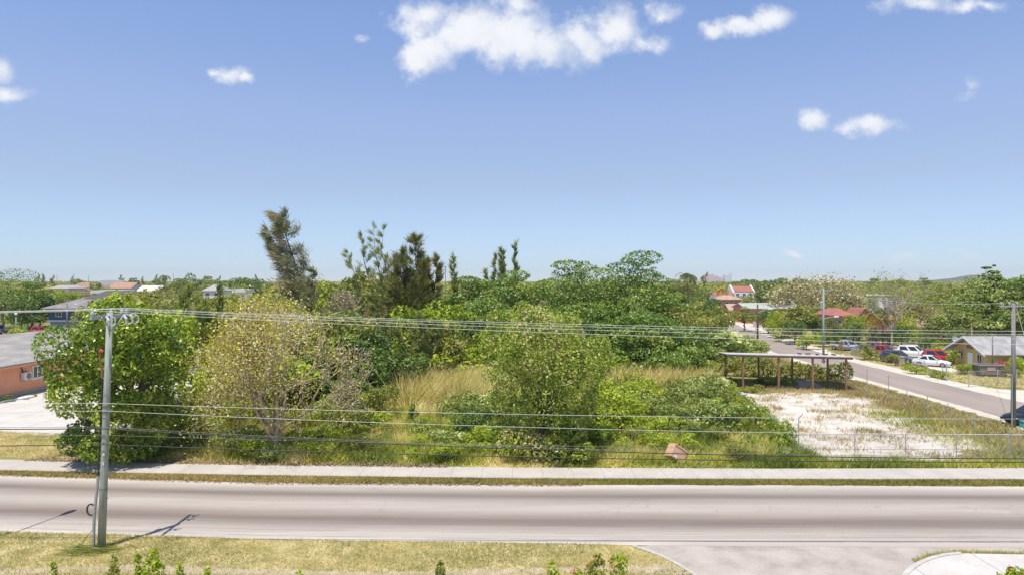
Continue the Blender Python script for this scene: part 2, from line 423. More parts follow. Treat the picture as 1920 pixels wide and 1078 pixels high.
def twiggy(name, label, loc, h, r, leaf, per=5, size=.2, seed=1, depth=5, bark='bark_pale', cat='tree', group=None, stems=4, trunk=.2, fork=.22, spread=.6, up=.12, kids=(2, 3), sx=1.0, scatter=.35, tmid=.5, tv=.25, weight=None, bare=0, tw=.011):
    root = empty(name, loc, 0, label, cat, group)
    g = np.random.default_rng(seed); segs, tips = [], []
    f = np.array((0., 0, h * fork)); mb = MB()
    limb(mb, (0, 0, -.05), f, trunk, trunk * .85, g, 3, .03, 9)
    for i in range(stems):
        a = 6.283 * (i + g.uniform(-.2, .2)) / stems; out = r / h * g.uniform(.8, 1.3)
        d = unit(np.array((math.cos(a) * out, math.sin(a) * out, .75)))
        grow(g, f - np.array((0, 0, h * .03 * (i % 2))), d, h * .27, trunk * .6, depth, segs, tips, spread, up, kids)
    P = np.concatenate([np.array(s[0]) for s in segs] + [np.array([t[0] for t in tips])])
    kx = r / max(1e-3, np.percentile(np.abs(P[:, 0]), 97)); ky = r / max(1e-3, np.percentile(np.abs(P[:, 1]), 97)); kz = (h - f[2]) / max(1e-3, P[:, 2].max() - f[2])
    def fit(p):
        p = np.array(p, float); b = np.clip((p[..., 2] - 0) / f[2], 0, 1)
        p[..., 0] *= kx; p[..., 1] *= ky; p[..., 2] = f[2] + (p[..., 2] - f[2]) * kz; return p
    for pts, a, b in segs:
        mb.tube(fit(np.array(pts)), [max(tw, a + (b - a) * i / 3) for i in range(4)], 6 if a > .05 else 3, cap=False)
    if per > 0:
        T = fit(np.array([t[0] for t in tips]))
        if bare: T = T[g.random(len(T)) < np.clip(1.0 - bare * (T[:, 0] / r + .25) * 1.1 - bare * .25 * (T[:, 2] < h * .55), .12, 1)]
        T = np.repeat(T, per, 0) + g.normal(size=(len(T) * per, 3)) * scatter
        T = T[T[:, 2] > .1]; n = len(T)
        N = unit(g.normal(size=(n, 3)) + np.array((0, 0, .5))); S = size * g.uniform(.6, 1.3, n)
        big = vnoise(T[:, 0] + 40, T[:, 2] + 9, 1.4)
        polys('crown', leaf_quads(T, N, S, S * .6, g), tmid + (big - .5) * .5 + g.normal(size=n) * tv, L_[leaf], root)
    mb.build('trunk', M[bark], root, smooth=True)
    return root

def casuarina(name, label, loc, h, r, leaf, lean=(0, 0), wind=(-.6, 0, .1), n=4200, seed=1, z0=.12, cat='tree', group=None, trunk=.16, bark='bark_dark', stems=1, L=.8, W=.085, nb=44, droop=0.0, stem_spread=.12, gap=.55, plume=0, prof=.7):
    root = empty(name, loc, 0, label, cat, group)
    g = np.random.default_rng(seed); mb = MB(); C, D, T = [], [], []
    wind = np.array(wind, float)
    for s in range(stems):
        sx = (s - (stems - 1) / 2) * stem_spread * h + g.normal() * .1; sy = g.normal() * .06 * h if stems > 1 else 0
        hh = h * (1 if s == stems // 2 else g.uniform(.7, .95))
        tip = np.array((lean[0] + sx, lean[1] + sy, hh))
        pts = [np.array((tip[0] * t ** 1.15, tip[1] * t, hh * t - .05)) + (g.normal(size=3) * .012 * h if 0 < t < 1 else 0) for t in np.linspace(0, 1, 7)]
        mb.tube(pts, [trunk * (1 - .9 * i / 6) for i in range(7)], 7)
        P = np.array(pts)
        for b in range(nb // stems if stems > 1 else nb):
            t = z0 + (1 - z0) * (b + g.uniform(0, 1)) / (nb // stems if stems > 1 else nb)
            x = t * 6; i = min(5, int(x)); o = P[i] + (P[i + 1] - P[i]) * (x - i)
            a = g.uniform(0, 6.283); bl = r / (stems ** .5) * (1.05 - t) ** prof * g.uniform(.5, 1.15) + .25
            d = unit(np.array((math.cos(a), math.sin(a), .55)) + wind * .8)
            e = o + d * bl
            mb.tube([o, o + d * bl * .5 + np.array((0, 0, -.03 * bl)), e], [trunk * .2, trunk * .13, .01], 3, cap=False)
            m = max(6, int(n / nb * (.4 + bl / r)))
            if g.random() < gap * .35: m = m // 3
            tt = g.uniform(.2, 1.05, m) if not plume else np.clip(g.normal(.75, .26, m), .1, 1.25)
            C.append(o + d * bl * tt[:, None] + g.normal(size=(m, 3)) * .10 * (bl + .4)); tb = g.normal() * .2
            D.append(unit(d * .7 + wind * .9 + g.normal(size=(m, 3)) * .42 + np.array((0, 0, -droop)))); T.append(.5 + tb + g.normal(size=m) * .18)
    C, D, T = np.concatenate(C), np.concatenate(D), np.concatenate(T); n = len(C)
    polys('crown', strip_quads(C, D, L * g.uniform(.5, 1.2, n), np.full(n, W), g), T, L_[leaf], root)
    mb.build('trunk', M[bark], root, smooth=True)
    return root

def palm(name, label, loc, h, leaf, seed=1, fl=2.6, nf=15, lean=(.5, 0), wind=(0, 0, 0), cat='palm tree', group=None):
    root = empty(name, loc, 0, label, cat, group); g = np.random.default_rng(seed); mb = MB()
    top = np.array((lean[0], lean[1], h - fl * .45))
    mb.tube([np.array((lean[0] * t * t, lean[1] * t * t, top[2] * t - .05)) for t in np.linspace(0, 1, 6)], [.2, .16, .14, .13, .12, .12], 8)
    C, D, Ls, T = [], [], [], []
    for f in range(nf):
        a = 6.283 * f / nf + g.normal() * .2; el = g.uniform(-.1, 1.1)
        d = unit(np.array((math.cos(a), math.sin(a), el)) + np.array(wind)); p = top.copy(); ft = g.normal() * .2; m = 16; pts = [p]
        for i in range(m):
            d = unit(d + np.array((0, 0, -.13))); p = p + d * fl / m; pts.append(p)
            s = unit(np.cross(d, (0, 0, 1.0)))
            for sg in (-1, 1):
                for _ in range(2):
                    C.append(p + d * g.uniform(0, fl / m)); D.append(unit(s * sg + d * .6 + np.array((0, 0, -.35)) + g.normal(size=3) * .12)); Ls.append(fl * .26 * math.sin(math.pi * min(1, (i + 2) / (m + 3))) + .12); T.append(.5 + ft + g.normal() * .15)
        mb.tube(pts[::4], [.04, .03, .02, .015, .01][:len(pts[::4])], 4, cap=False)
    C, D = np.array(C), np.array(D)
    polys('crown', strip_quads(C, D, np.array(Ls), np.full(len(C), .11), g), np.array(T), L_[leaf], root)
    mb.build('trunk', M['bark'], root, smooth=True)
    return root

# ================================================================== world, camera, sun
SUN_EL, SHADOW = 72.3, (0.147, 0.284)       # shadows of the pole and the lamp fall away to the far side of the road
sun_dir = np.array((-SHADOW[0], -SHADOW[1], 1.0)); sun_dir /= np.linalg.norm(sun_dir)
w = bpy.data.worlds.new("World"); scene.world = w; w.use_nodes = True
nt = w.node_tree; bg = nt.nodes['Background']
sky = nt.nodes.new('ShaderNodeTexSky'); sky.sky_type = 'NISHITA'; sky.sun_disc = False
sky.sun_elevation = R(SUN_EL); sky.sun_rotation = math.atan2(sun_dir[0], sun_dir[1])
sky.altitude = 0; sky.air_density = 1.0; sky.dust_density = 0.0; sky.ozone_density = 3.5
tcw = nt.nodes.new('ShaderNodeTexCoord')
sep = nt.nodes.new('ShaderNodeSeparateXYZ'); nt.links.new(tcw.outputs['Generated'], sep.inputs[0])
yy = math_(nt, 'MAXIMUM', sep.outputs[1], 0.02)
U = math_(nt, 'DIVIDE', sep.outputs[0], yy); Vv = math_(nt, 'DIVIDE', sep.outputs[2], yy)
cmb = nt.nodes.new('ShaderNodeCombineXYZ'); nt.links.new(U, cmb.inputs[0]); nt.links.new(Vv, cmb.inputs[1])
wn = noise(nt, 7.0, 6, .6, cmb.outputs[0]); wn2 = noise(nt, 11.0, 12, .62, cmb.outputs[0])
wcol = mix(nt, 1.0, wn.outputs['Color'], (.5, .5, .5), 'SUBTRACT')
warp = nt.nodes.new('ShaderNodeVectorMath'); warp.operation = 'MULTIPLY_ADD'
nt.links.new(wn2.outputs['Color'], warp.inputs[0]); warp.inputs[1].default_value = (.06, .06, 0); nt.links.new(cmb.outputs[0], warp.inputs[2])
sw = nt.nodes.new('ShaderNodeSeparateXYZ'); nt.links.new(warp.outputs[0], sw.inputs[0])
cl_blobs = [  # bearing and elevation of each small cumulus, in photo pixels for reading ease: centre, half sizes, opacity
    (800, 30, 60, 45, 1.1), (865, 50, 90, 55, 1.35), (950, 62, 95, 60, 1.4), (1020, 90, 90, 48, 1.35), (1085, 75, 70, 38, 1.2), (790, 118, 30, 26, 1.1),
    (1150, 55, 75, 45, .95), (1225, 80, 45, 28, 1.05), (1240, 22, 40, 22, .9), (970, 15, 55, 30, 1.1), (760, 20, 30, 40, .75),
    (1340, 62, 32, 16, 1.0), (1400, 52, 50, 18, 1.1), (1448, 32, 42, 30, 1.25), (1720, 8, 70, 20, .9), (1845, 8, 45, 17, 1.0),
    (815, 88, 55, 45, 1.1), (0, 132, 32, 24, 1.0), (10, 172, 48, 20, .95), (405, 131, 22, 10, .75), (430, 133, 34, 14, .75), (470, 140, 12, 10, .7),
    (1815, 158, 34, 24, .85), (1530, 230, 28, 15, .85), (1625, 229, 62, 19, 1.05), (680, 75, 18, 10, .5),
    (1487, 481, 22, 10, 1.5), (1300, 492, 34, 14, .8), (1700, 486, 46, 14, .8), (1820, 484, 44, 12, .5)]
acc = None
for (cx, cy, ax, ay, op) in cl_blobs:
    u0, v0 = (cx - 960) / F + .03, (HY - cy) / F + .03
    du = math_(nt, 'DIVIDE', math_(nt, 'SUBTRACT', sw.outputs[0], u0), ax * 1.3 / F)
    dv = math_(nt, 'DIVIDE', math_(nt, 'SUBTRACT', sw.outputs[1], v0), ay * 1.3 / F)
    d2 = math_(nt, 'ADD', math_(nt, 'MULTIPLY', du, du), math_(nt, 'MULTIPLY', dv, dv))
    b = math_(nt, 'MULTIPLY', math_(nt, 'SUBTRACT', 1.0, math_(nt, 'SQRT', d2)), op * .92)
    acc = b if acc is None else math_(nt, 'SMOOTH_MAX', acc, b, .12)
dens = math_(nt, 'ADD', acc, math_(nt, 'MULTIPLY', math_(nt, 'SUBTRACT', wn2.outputs[0], .52), 2.7))
mr = nt.nodes.new('ShaderNodeMapRange'); mr.interpolation_type = 'SMOOTHSTEP'
nt.links.new(dens, mr.inputs[0]); mr.inputs[1].default_value = .0; mr.inputs[2].default_value = .85
mask = math_(nt, 'MULTIPLY', mr.outputs[0], math_(nt, 'GREATER_THAN', sep.outputs[1], .05))
csh = math_(nt, 'ADD', math_(nt, 'MULTIPLY', dens, .5), math_(nt, 'MULTIPLY', math_(nt, 'SUBTRACT', wn.outputs[0], .35), 1.2))
ccol = ramp(nt, [(.2, (4.2, 4.45, 4.95)), (.7, (5.3, 5.35, 5.5))], csh)
air = ramp(nt, [(0, (.53, .64, .88)), (.03, (.51, .585, .79)), (.14, (.78, .68, .70)), (.235, (.98, .82, .84)), (.35, (.98, .90, .95))], sep.outputs[2])
skyc = mix(nt, 1.0, sky.outputs[0], air.outputs[0], 'MULTIPLY')
final = mix(nt, math_(nt, 'MULTIPLY', mask, .93), skyc, ccol.outputs[0])
nt.links.new(final, bg.inputs[0]); bg.inputs[1].default_value = 0.14

cam = bpy.data.cameras.new('camera'); co = bpy.data.objects.new('camera', cam); col.objects.link(co)
co.location = (0, 0, H); co.rotation_euler = (R(90), 0, 0)
cam.lens = 24.0; cam.sensor_width = 36.0; cam.shift_y = -12 / 1920.0; cam.clip_start = .2; cam.clip_end = 20000
scene.camera = co
sl = bpy.data.lights.new('sun', 'SUN'); sl.energy = 4.2; sl.angle = R(.5); sl.color = (1, .955, .89)
so = bpy.data.objects.new('sun', sl); col.objects.link(so)
from mathutils import Vector
so.rotation_euler = Vector(-sun_dir).to_track_quat('-Z', 'Y').to_euler()
so.location = (0, 0, 60)
vs = scene.view_settings; vs.view_transform = 'Standard'; vs.look = 'None'; vs.gamma = 1; vs.exposure = 0.38
cy = scene.cycles; cy.max_bounces = 6; cy.diffuse_bounces = 4; cy.glossy_bounces = 2; cy.transmission_bounces = 4; cy.transparent_max_bounces = 24; cy.volume_bounces = 0
cy.use_denoising = True; cy.caustics_reflective = False; cy.caustics_refractive = False

# ================================================================== ground, road, pavements
def edge(px_pts):
    P = sorted([G(x, y)[:2] for x, y in px_pts]); X = np.array([p[0] for p in P]); Y = np.array([p[1] for p in P])
    def f(x):
        x = np.asarray(x, float); y = np.interp(x, X, Y)
        s0 = (Y[1] - Y[0]) / (X[1] - X[0]); s1 = (Y[-1] - Y[-2]) / (X[-1] - X[-2])
        y = np.where(x < X[0], Y[0] + s0 * (x - X[0]), y); return np.where(x > X[-1], Y[-1] + s1 * (x - X[-1]), y)
    return f
e_sw_far = edge([(0, 864), (240, 869), (480, 873), (960, 879), (1440, 881), (1920, 880)])
e_sw_near = edge([(0, 884), (240, 889), (480, 893), (960, 899), (1440, 900.5), (1920, 901)])
e_rd_far = edge([(0, 890), (240, 897), (480, 904), (960, 908), (1440, 909), (1920, 911)])
e_rd_near = edge([(0, 997), (240, 1003), (480, 1011), (960, 1018), (1200, 1022), (1500, 1024), (1920, 1026)])
XS = np.arange(-130, 131, 1.0)

def strip(name, fa, fb, z, mat, rows=1, wob=0.0, seed=0, thick=0.0, X=XS):
    g = np.random.default_rng(seed)
    a, b = fa(X), fb(X)                       # a: near edge, b: far edge
    if wob:
        a = a + (fbm(X * 1.0, X * 0 + seed * 3.1, .9) - .5) * wob * 2; b = b + (fbm(X * 1.0, X * 0 + 50 + seed, .9) - .5) * wob * 2
    vs, fs, uv = [], [], []
    for r in range(rows + 1):
        t = r / rows
        for i, x in enumerate(X): vs.append((x, a[i] + (b[i] - a[i]) * t, z)); uv.append((x, t))
    n = len(X)
    for r in range(rows):
        for i in range(n - 1): fs.append((r * n + i, r * n + i + 1, (r + 1) * n + i + 1, (r + 1) * n + i))
    if thick:
        for row in (0, rows):
            o = len(vs)
            for i in range(n): vs.append((*vs[row * n + i][:2], z - thick)); uv.append(uv[row * n + i])
            for i in range(n - 1): fs.append((row * n + i, row * n + i + 1, o + i + 1, o + i))
    me = bpy.data.meshes.new(name); me.from_pydata(vs, [], fs)
    ul = me.uv_layers.new(name='UVMap')
    for l in me.loops: ul.data[l.index].uv = uv[l.vertex_index]
    me.materials.append(mat); o = bpy.data.objects.new(name, me); col.objects.link(o)
    return o

def sheet(name, pts, z, mat, jit=0.0, seg=.5, seed=0, thick=0.0):
    g = np.random.default_rng(seed); out = []
    n = len(pts)
    for i in range(n):
        a, b = np.array(pts[i][:2], float), np.array(pts[(i + 1) % n][:2], float); L = np.linalg.norm(b - a)
        m = max(1, int(L / seg)) if jit else 1
        nr = np.array((-(b - a)[1], (b - a)[0])) / (L + 1e-9)
        for k in range(m):
            p = a + (b - a) * k / m
            if jit and k: p = p + nr * ((vnoise(p[:1] * 1.0 + seed, p[1:2], 1.3)[0] - .5) * 2 * jit + g.normal() * jit * .25)
            out.append(p)
    mb = MB()
    if thick:
        mb.extrude([tuple(p) for p in out], 'z', z - thick, z)
    else:
        mb.add([(p[0], p[1], z) for p in out], [tuple(range(len(out)))])
    o = mb.build(name, mat)
    if not thick and o.data.polygons[0].normal.z < 0: o.data.flip_normals()
    return tag(o, kind='structure')

# --- ground sheet: scrub earth, dry straw and green in patches
m, nt, b, out = new_mat('scrub_ground'); M['ground'] = m
n1 = noise(nt, .11, 6, .6); n2 = noise(nt, 1.6, 6, .7)
c1 = ramp(nt, [(.36, (.115, .125, .028)), (.47, (.20, .20, .05)), (.6, (.34, .29, .13)), (.72, (.42, .35, .2))], n1.outputs[0])
c2 = ramp(nt, [(.3, (.10, .10, .03)), (.5, (.24, .21, .08)), (.7, (.40, .34, .18))], n2.outputs[0])
nt.links.new(mix(nt, .5, c1.outputs[0], c2.outputs[0]), b.inputs['Base Color']); b.inputs['Roughness'].default_value = .95; b.inputs['Specular IOR Level'].default_value = .1
tag(MB().add([(-4500, -300, 0), (4500, -300, 0), (4500, 4600, 0), (-4500, 4600, 0)], [(0, 1, 2, 3)]).build('ground', m), kind='structure')

# --- main road: pale limestone asphalt, wear bands where the wheels run, thin repaired joints
m, nt, b, out = new_mat('worn_asphalt'); M['road'] = m
uvn = nt.nodes.new('ShaderNodeUVMap'); us = nt.nodes.new('ShaderNodeSeparateXYZ'); nt.links.new(uvn.outputs[0], us.inputs[0])
wob = noise(nt, .05, 3, .5); v = math_(nt, 'ADD', us.outputs[1], math_(nt, 'MULTIPLY', math_(nt, 'SUBTRACT', wob.outputs[0], .5), .07))
LT, MD, DK = (.50, .455, .42), (.41, .37, .345), (.225, .197, .183)
band = ramp(nt, [(0, (.62, .575, .53)), (.045, (.53, .485, .45)), (.15, (.44, .40, .37)), (.235, (.34, .305, .283)), (.30, (.195, .158, .138)), (.37, (.255, .213, .190)), (.50, (.45, .405, .378)), (.60, (.46, .415, .385)), (.70, (.31, .275, .255)), (.765, (.188, .154, .135)), (.82, (.31, .275, .255)), (.90, (.44, .40, .37)), (.96, (.54, .50, .46)), (1, (.58, .535, .49))], v)
band.color_ramp.interpolation = 'B_SPLINE'
st = noise(nt, .7, 6, .65, stretch=(.12, 1.6, 1)); fi = noise(nt, 14, 5, .75)
sc_ = ramp(nt, [(.3, (.86, .855, .85)), (.7, (1.1, 1.1, 1.1))], st.outputs[0]); fc = ramp(nt, [(.3, (.86, .86, .86)), (.7, (1.1, 1.1, 1.1))], fi.outputs[0])
cc = mix(nt, 1, mix(nt, 1, band.outputs[0], sc_.outputs[0], 'MULTIPLY'), fc.outputs[0], 'MULTIPLY')
def crack(pos, wdt, sd):
    wn_ = noise(nt, .22 + sd * .05, 5, .6, stretch=(1, .02, 1)); d = math_(nt, 'ABSOLUTE', math_(nt, 'ADD', math_(nt, 'SUBTRACT', us.outputs[1], pos), math_(nt, 'MULTIPLY', math_(nt, 'SUBTRACT', wn_.outputs[0], .5), .02)))
    brk = noise(nt, .3 + .1 * sd, 3, .5, stretch=(1, .05, 1))
    return math_(nt, 'MULTIPLY', math_(nt, 'LESS_THAN', d, wdt), ramp(nt, [(.38, (0, 0, 0)), (.5, (1, 1, 1))], brk.outputs[0]).outputs[0])
k1 = crack(.255, .0028, 0); k2 = crack(.145, .0022, 1); k3 = crack(.06, .003, 2); k4 = crack(.565, .0018, 3)
kk = math_(nt, 'MAXIMUM', math_(nt, 'MAXIMUM', k1, k2), math_(nt, 'MAXIMUM', k3, math_(nt, 'MULTIPLY', k4, .5)))
sp = noise(nt, 1.1, 3, .55); spot_m = ramp(nt, [(.70, (0, 0, 0)), (.74, (1, 1, 1))], sp.outputs[0])
cc = mix(nt, math_(nt, 'MULTIPLY', spot_m.outputs[0], .28), cc, (.2, .18, .165))
def crazing(nt, scale, wid, lo, hi):
    tcv = nt.nodes.new('ShaderNodeTexCoord'); nz = noise(nt, 1.2, 4, .6); add = nt.nodes.new('ShaderNodeVectorMath'); add.operation = 'MULTIPLY_ADD'
    nt.links.new(nz.outputs['Color'], add.inputs[0]); add.inputs[1].default_value = (.5, .5, .5); nt.links.new(tcv.outputs['Object'], add.inputs[2])
    vo = nt.nodes.new('ShaderNodeTexVoronoi'); vo.feature = 'DISTANCE_TO_EDGE'; vo.inputs['Scale'].default_value = scale; nt.links.new(add.outputs[0], vo.inputs['Vector'])
    mk_ = noise(nt, .16, 3, .5); m_ = ramp(nt, [(lo, (0, 0, 0)), (hi, (1, 1, 1))], mk_.outputs[0])
    return math_(nt, 'MULTIPLY', math_(nt, 'LESS_THAN', vo.outputs['Distance'], wid), m_.outputs[0])
cc = mix(nt, math_(nt, 'MULTIPLY', crazing(nt, .55, .012, .5, .6), .2), cc, (.16, .14, .125))
pn = noise(nt, .35, 2, .4, stretch=(.25, 1.2, 1)); pm_ = ramp(nt, [(.60, (0, 0, 0)), (.615, (1, 1, 1))], pn.outputs[0])
cc = mix(nt, math_(nt, 'MULTIPLY', pm_.outputs[0], .16), cc, (.24, .21, .19))
grit = noise(nt, 3.2, 4, .7); gm = ramp(nt, [(.70, (0, 0, 0)), (.72, (1, 1, 1))], grit.outputs[0])
cc = mix(nt, math_(nt, 'MULTIPLY', gm.outputs[0], .4), cc, (.6, .56, .5))
mouth = math_(nt, 'MULTIPLY', math_(nt, 'MINIMUM', math_(nt, 'MAXIMUM', math_(nt, 'DIVIDE', math_(nt, 'SUBTRACT', us.outputs[0], 5.5), 2.5), 0.0), 1.0), math_(nt, 'MINIMUM', math_(nt, 'MAXIMUM', math_(nt, 'DIVIDE', math_(nt, 'SUBTRACT', .12, us.outputs[1]), .1), 0.0), 1.0))
cc = mix(nt, math_(nt, 'MULTIPLY', mouth, .9), cc, (.445, .39, .36))
nt.links.new(mix(nt, 1, mix(nt, math_(nt, 'MULTIPLY', kk, .6), cc, (.13, .115, .105)), (.94, .905, .82), 'MULTIPLY'), b.inputs['Base Color']); b.inputs['Roughness'].default_value = .85; b.inputs['Specular IOR Level'].default_value = .2
tag(strip('main_road', e_rd_near, e_rd_far, .006, m, 8), kind='structure')

M['street'] = pm('grey_street_asphalt', (.335, .272, .225), (.28, .225, .185), .35, .9, stretch=(1, .25, 1))
m, nt, b, out = new_mat('apron_asphalt'); M['apron'] = m
n1 = noise(nt, .55, 6, .6); n2 = noise(nt, 9, 5, .7)
c1 = ramp(nt, [(.34, (.315, .262, .218)), (.5, (.415, .355, .298)), (.66, (.475, .41, .345))], n1.outputs[0]); c2 = ramp(nt, [(.3, (.86, .86, .86)), (.7, (1.08, 1.08, 1.08))], n2.outputs[0])
cc = mix(nt, 1, c1.outputs[0], c2.outputs[0], 'MULTIPLY'); st_ = noise(nt, .9, 4, .6); sm_ = ramp(nt, [(.64, (0, 0, 0)), (.72, (1, 1, 1))], st_.outputs[0])
cc = mix(nt, math_(nt, 'MULTIPLY', sm_.outputs[0], .35), cc, (.2, .17, .145)); cc = mix(nt, math_(nt, 'MULTIPLY', crazing(nt, .35, .010, .5, .6), .14), cc, (.15, .13, .11))
nt.links.new(cc, b.inputs['Base Color']); b.inputs['Roughness'].default_value = .9
# --- concrete pavement with joints
def concrete(name, joint=1.8, base=(.50, .447, .38)):
    m, nt, b, out = new_mat(name)
    tc = nt.nodes.new('ShaderNodeTexCoord'); sx = nt.nodes.new('ShaderNodeSeparateXYZ'); nt.links.new(tc.outputs['Object'], sx.inputs[0])
    n1 = noise(nt, .5, 6, .65); n2 = noise(nt, 7, 5, .7)
    c1 = ramp(nt, [(.3, tuple(x * .84 for x in base)), (.6, base), (.75, tuple(min(.8, x * 1.1) for x in base))], n1.outputs[0])
    c2 = ramp(nt, [(.3, (.88, .88, .88)), (.7, (1.06, 1.06, 1.06))], n2.outputs[0])
    cc = mix(nt, 1, c1.outputs[0], c2.outputs[0], 'MULTIPLY')
    j = math_(nt, 'LESS_THAN', math_(nt, 'FRACT', math_(nt, 'DIVIDE', sx.outputs[0], joint)), .022)
    nt.links.new(mix(nt, math_(nt, 'MULTIPLY', j, .6), cc, (.25, .23, .2)), b.inputs['Base Color']); b.inputs['Roughness'].default_value = .9
    return m
M['concrete'] = concrete('pavement_concrete')
M['concrete_bright'] = concrete('pale_concrete', 3.2, (.58, .535, .475))
tag(strip('pavement', e_sw_near, e_sw_far, .11, M['concrete'], 1, thick=.12), kind='structure')
M['soil'] = pm('litter_soil', (.25, .19, .105), (.15, .115, .06), 3, .95, spec=.1)
tag(strip('verge_soil', e_rd_far, e_sw_near, .03, M['soil'], 1, wob=.22, seed=4, X=np.arange(-130, 131, .35)), kind='structure')
# --- near verge and drive apron
M['lawn'] = pm('dry_lawn', (.27, .23, .08), (.56, .45, .23), .9, .95, spec=.1, lo=.32, hi=.68)
curve = [G(1186, 1025), G(1215, 1034), G(1245, 1046), G(1275, 1062), G(1300, 1078), G(1315, 1092)]
xs = np.arange(-120, curve[0][0], 2.0)
verge_poly = [(x, float(e_rd_near(x)) - .05) for x in xs] + [c[:2] for c in curve] + [(curve[-1][0], 14), (-120, 14)]
sheet('near_verge', verge_poly, .05, M['lawn'], thick=.06)
pave_c = [G(1920, 1043), G(1860, 1042), G(1805, 1041), G(1775, 1044), G(1750, 1050), G(1730, 1058), G(1714, 1068), G(1702, 1079), G(1694, 1092)]
apron = [c[:2] for c in curve] + [(curve[-1][0], 14), (60, 14)] + [(x, float(e_rd_near(x)) - .01) for x in np.arange(60, curve[0][0], -2.0)]
sheet('drive_apron', apron, .004, M['apron'])
near_pave = [(60, pave_c[0][1])] + [c[:2] for c in pave_c] + [(pave_c[-1][0], 14), (60, 14)]
sheet('near_pavement', near_pave, .10, M['concrete_bright'], thick=.11)
M['kerb'] = pm('kerb_concrete', (.55, .52, .47), (.43, .40, .35), 2, .9)
def kerb(name, pts, wd, h):
    mb = MB()
    for a, b_ in zip(pts[:-1], pts[1:]): mb.beam((a[0], a[1], h / 2), (b_[0], b_[1], h / 2), wd, h)
    return tag(mb.build(name, M['kerb']), kind='structure')
kerb('verge_kerb', curve, .16, .085)
kerb('pavement_kerb', [(p[0] - .06, p[1], 0) for p in pave_c[2:]], .2, .135)
M['path'] = pm('trodden_earth', (.50, .40, .285), (.36, .30, .17), 1.6, .95, spec=.1)
sheet('footpath', [(x_, 27.25 + .3 * math.sin(x_ * .31)) for x_ in np.arange(-26, 7.5, 1.5)] + [(x_, 26.55 + .3 * math.sin(x_ * .31 + .3)) for x_ in np.arange(7, -26.5, -1.5)], .056, M['path'], .16, .35, seed=31)
# --- plots along the far side
lawn_left = [(-60, 44.8), (-26.6, 44.6), (-27.5, 47), (-30.5, 49.5), (-34, 51.5), (-39, 52.3), (-60, 52.5)]
sheet('side_lawn', lawn_left, .004, M['lawn'], .12, seed=3)
sheet('concrete_yard', [(-90, 52.6), (-39.5, 52.6), (-35.5, 51.2), (-31, 49.9), (-25, 60), (-30, 90), (-49.2, 95), (-90, 95)], .008, M['concrete_bright'], .1, seed=5)
m, nt, b, out = new_mat('white_limestone_rubble'); M['gravel'] = m
n1 = noise(nt, .45, 6, .65); n2 = noise(nt, 4.5, 8, .8)
c1 = ramp(nt, [(.30, (.42, .36, .24)), (.40, (.50, .43, .33)), (.52, (.64, .575, .485)), (.75, (.70, .645, .56))], n1.outputs[0]); c2 = ramp(nt, [(.32, (.52, .48, .42)), (.47, (1, 1, 1))], n2.outputs[0])
nt.links.new(mix(nt, .8, c1.outputs[0], c2.outputs[0], 'MULTIPLY'), b.inputs['Base Color']); b.inputs['Roughness'].default_value = .95
bp = nt.nodes.new('ShaderNodeBump'); bp.inputs['Strength'].default_value = .6; bp.inputs['Distance'].default_value = .12
nt.links.new(n2.outputs[0], bp.inputs['Height']); nt.links.new(bp.outputs[0], b.inputs['Normal'])
gravel_px = [(1342, 722), (1362, 727), (1410, 738), (1470, 738), (1570, 737), (1630, 748), (1690, 775), (1760, 797), (1852, 822), (1850, 838), (1800, 861), (1640, 867), (1470, 865), (1444, 820), (1420, 790), (1395, 765), (1365, 742)]
sheet('rubble_lot', [G(*p) for p in gravel_px], .012, M['gravel'], 1.1, .35, seed=9)
M['sand'] = pm('sandy_shoulder', (.62, .56, .46), (.45, .39, .29), .8, .95, bump=.3, lo=.4, hi=.7)
sl_ = [(41.4, 45), (41.4, 50), (41.5, 64), (41.4, 83), (42.5, 111), (46, 127), (51, 167), (58, 215), (66, 260)]
sr_ = [(74, 280), (65.5, 215), (57, 167), (51.6, 129), (48.4, 97), (48.3, 74), (48.5, 60), (52, 50), (60, 45)]
sheet('sandy_shoulder', [(39.6, 45), (40, 50), (40.2, 64), (40, 83), (41.4, 111), (45, 127), (50, 167), (57, 215), (65, 260), (76, 280), (68, 215), (64, 178), (64.5, 166), (59, 160), (55.5, 134), (51.7, 108), (51.2, 92), (50.6, 80), (52, 73), (58, 71), (85, 73), (85, 45)], .008, M['sand'], .5, .6, seed=12)
sheet('side_street', sl_ + sr_, .014, M['street'], .12, .8, seed=13)
sheet('roadside_grass', [(48.0 + 2.8, 100), (51.0, 86), (51, 79), (52.3, 74.5), (57, 73.4), (85, 75), (85, 84), (54.5, 85), (54, 108), (53, 112)], .012, M['lawn'], .25, .5, seed=15)
sheet('roadside_grass', [(53.2, 118), (56.8, 152), (61, 152), (57, 118)], .012, M['lawn'], .25, .5, seed=16)
sheet('yard_dirt', [(55, 86), (85, 84), (85, 125), (57, 122), (54.4, 108)], .010, M['sand'], .2, .6, seed=17)

# ================================================================== grass and ground cover (nobody could count it)
def inside(poly, x, y):
    r = np.zeros(len(x), bool); n = len(poly)
    for i in range(n):
        x0, y0 = poly[i][:2]; x1, y1 = poly[(i + 1) % n][:2]
        c = ((y0 > y) != (y1 > y)); r ^= c & (x < (x1 - x0) * (y - y0) / (y1 - y0 + 1e-12) + x0)
    return r
def scatter(n, x0, x1, y0, y1, r): return r.uniform(x0, x1, n), r.uniform(y0, y1, n)

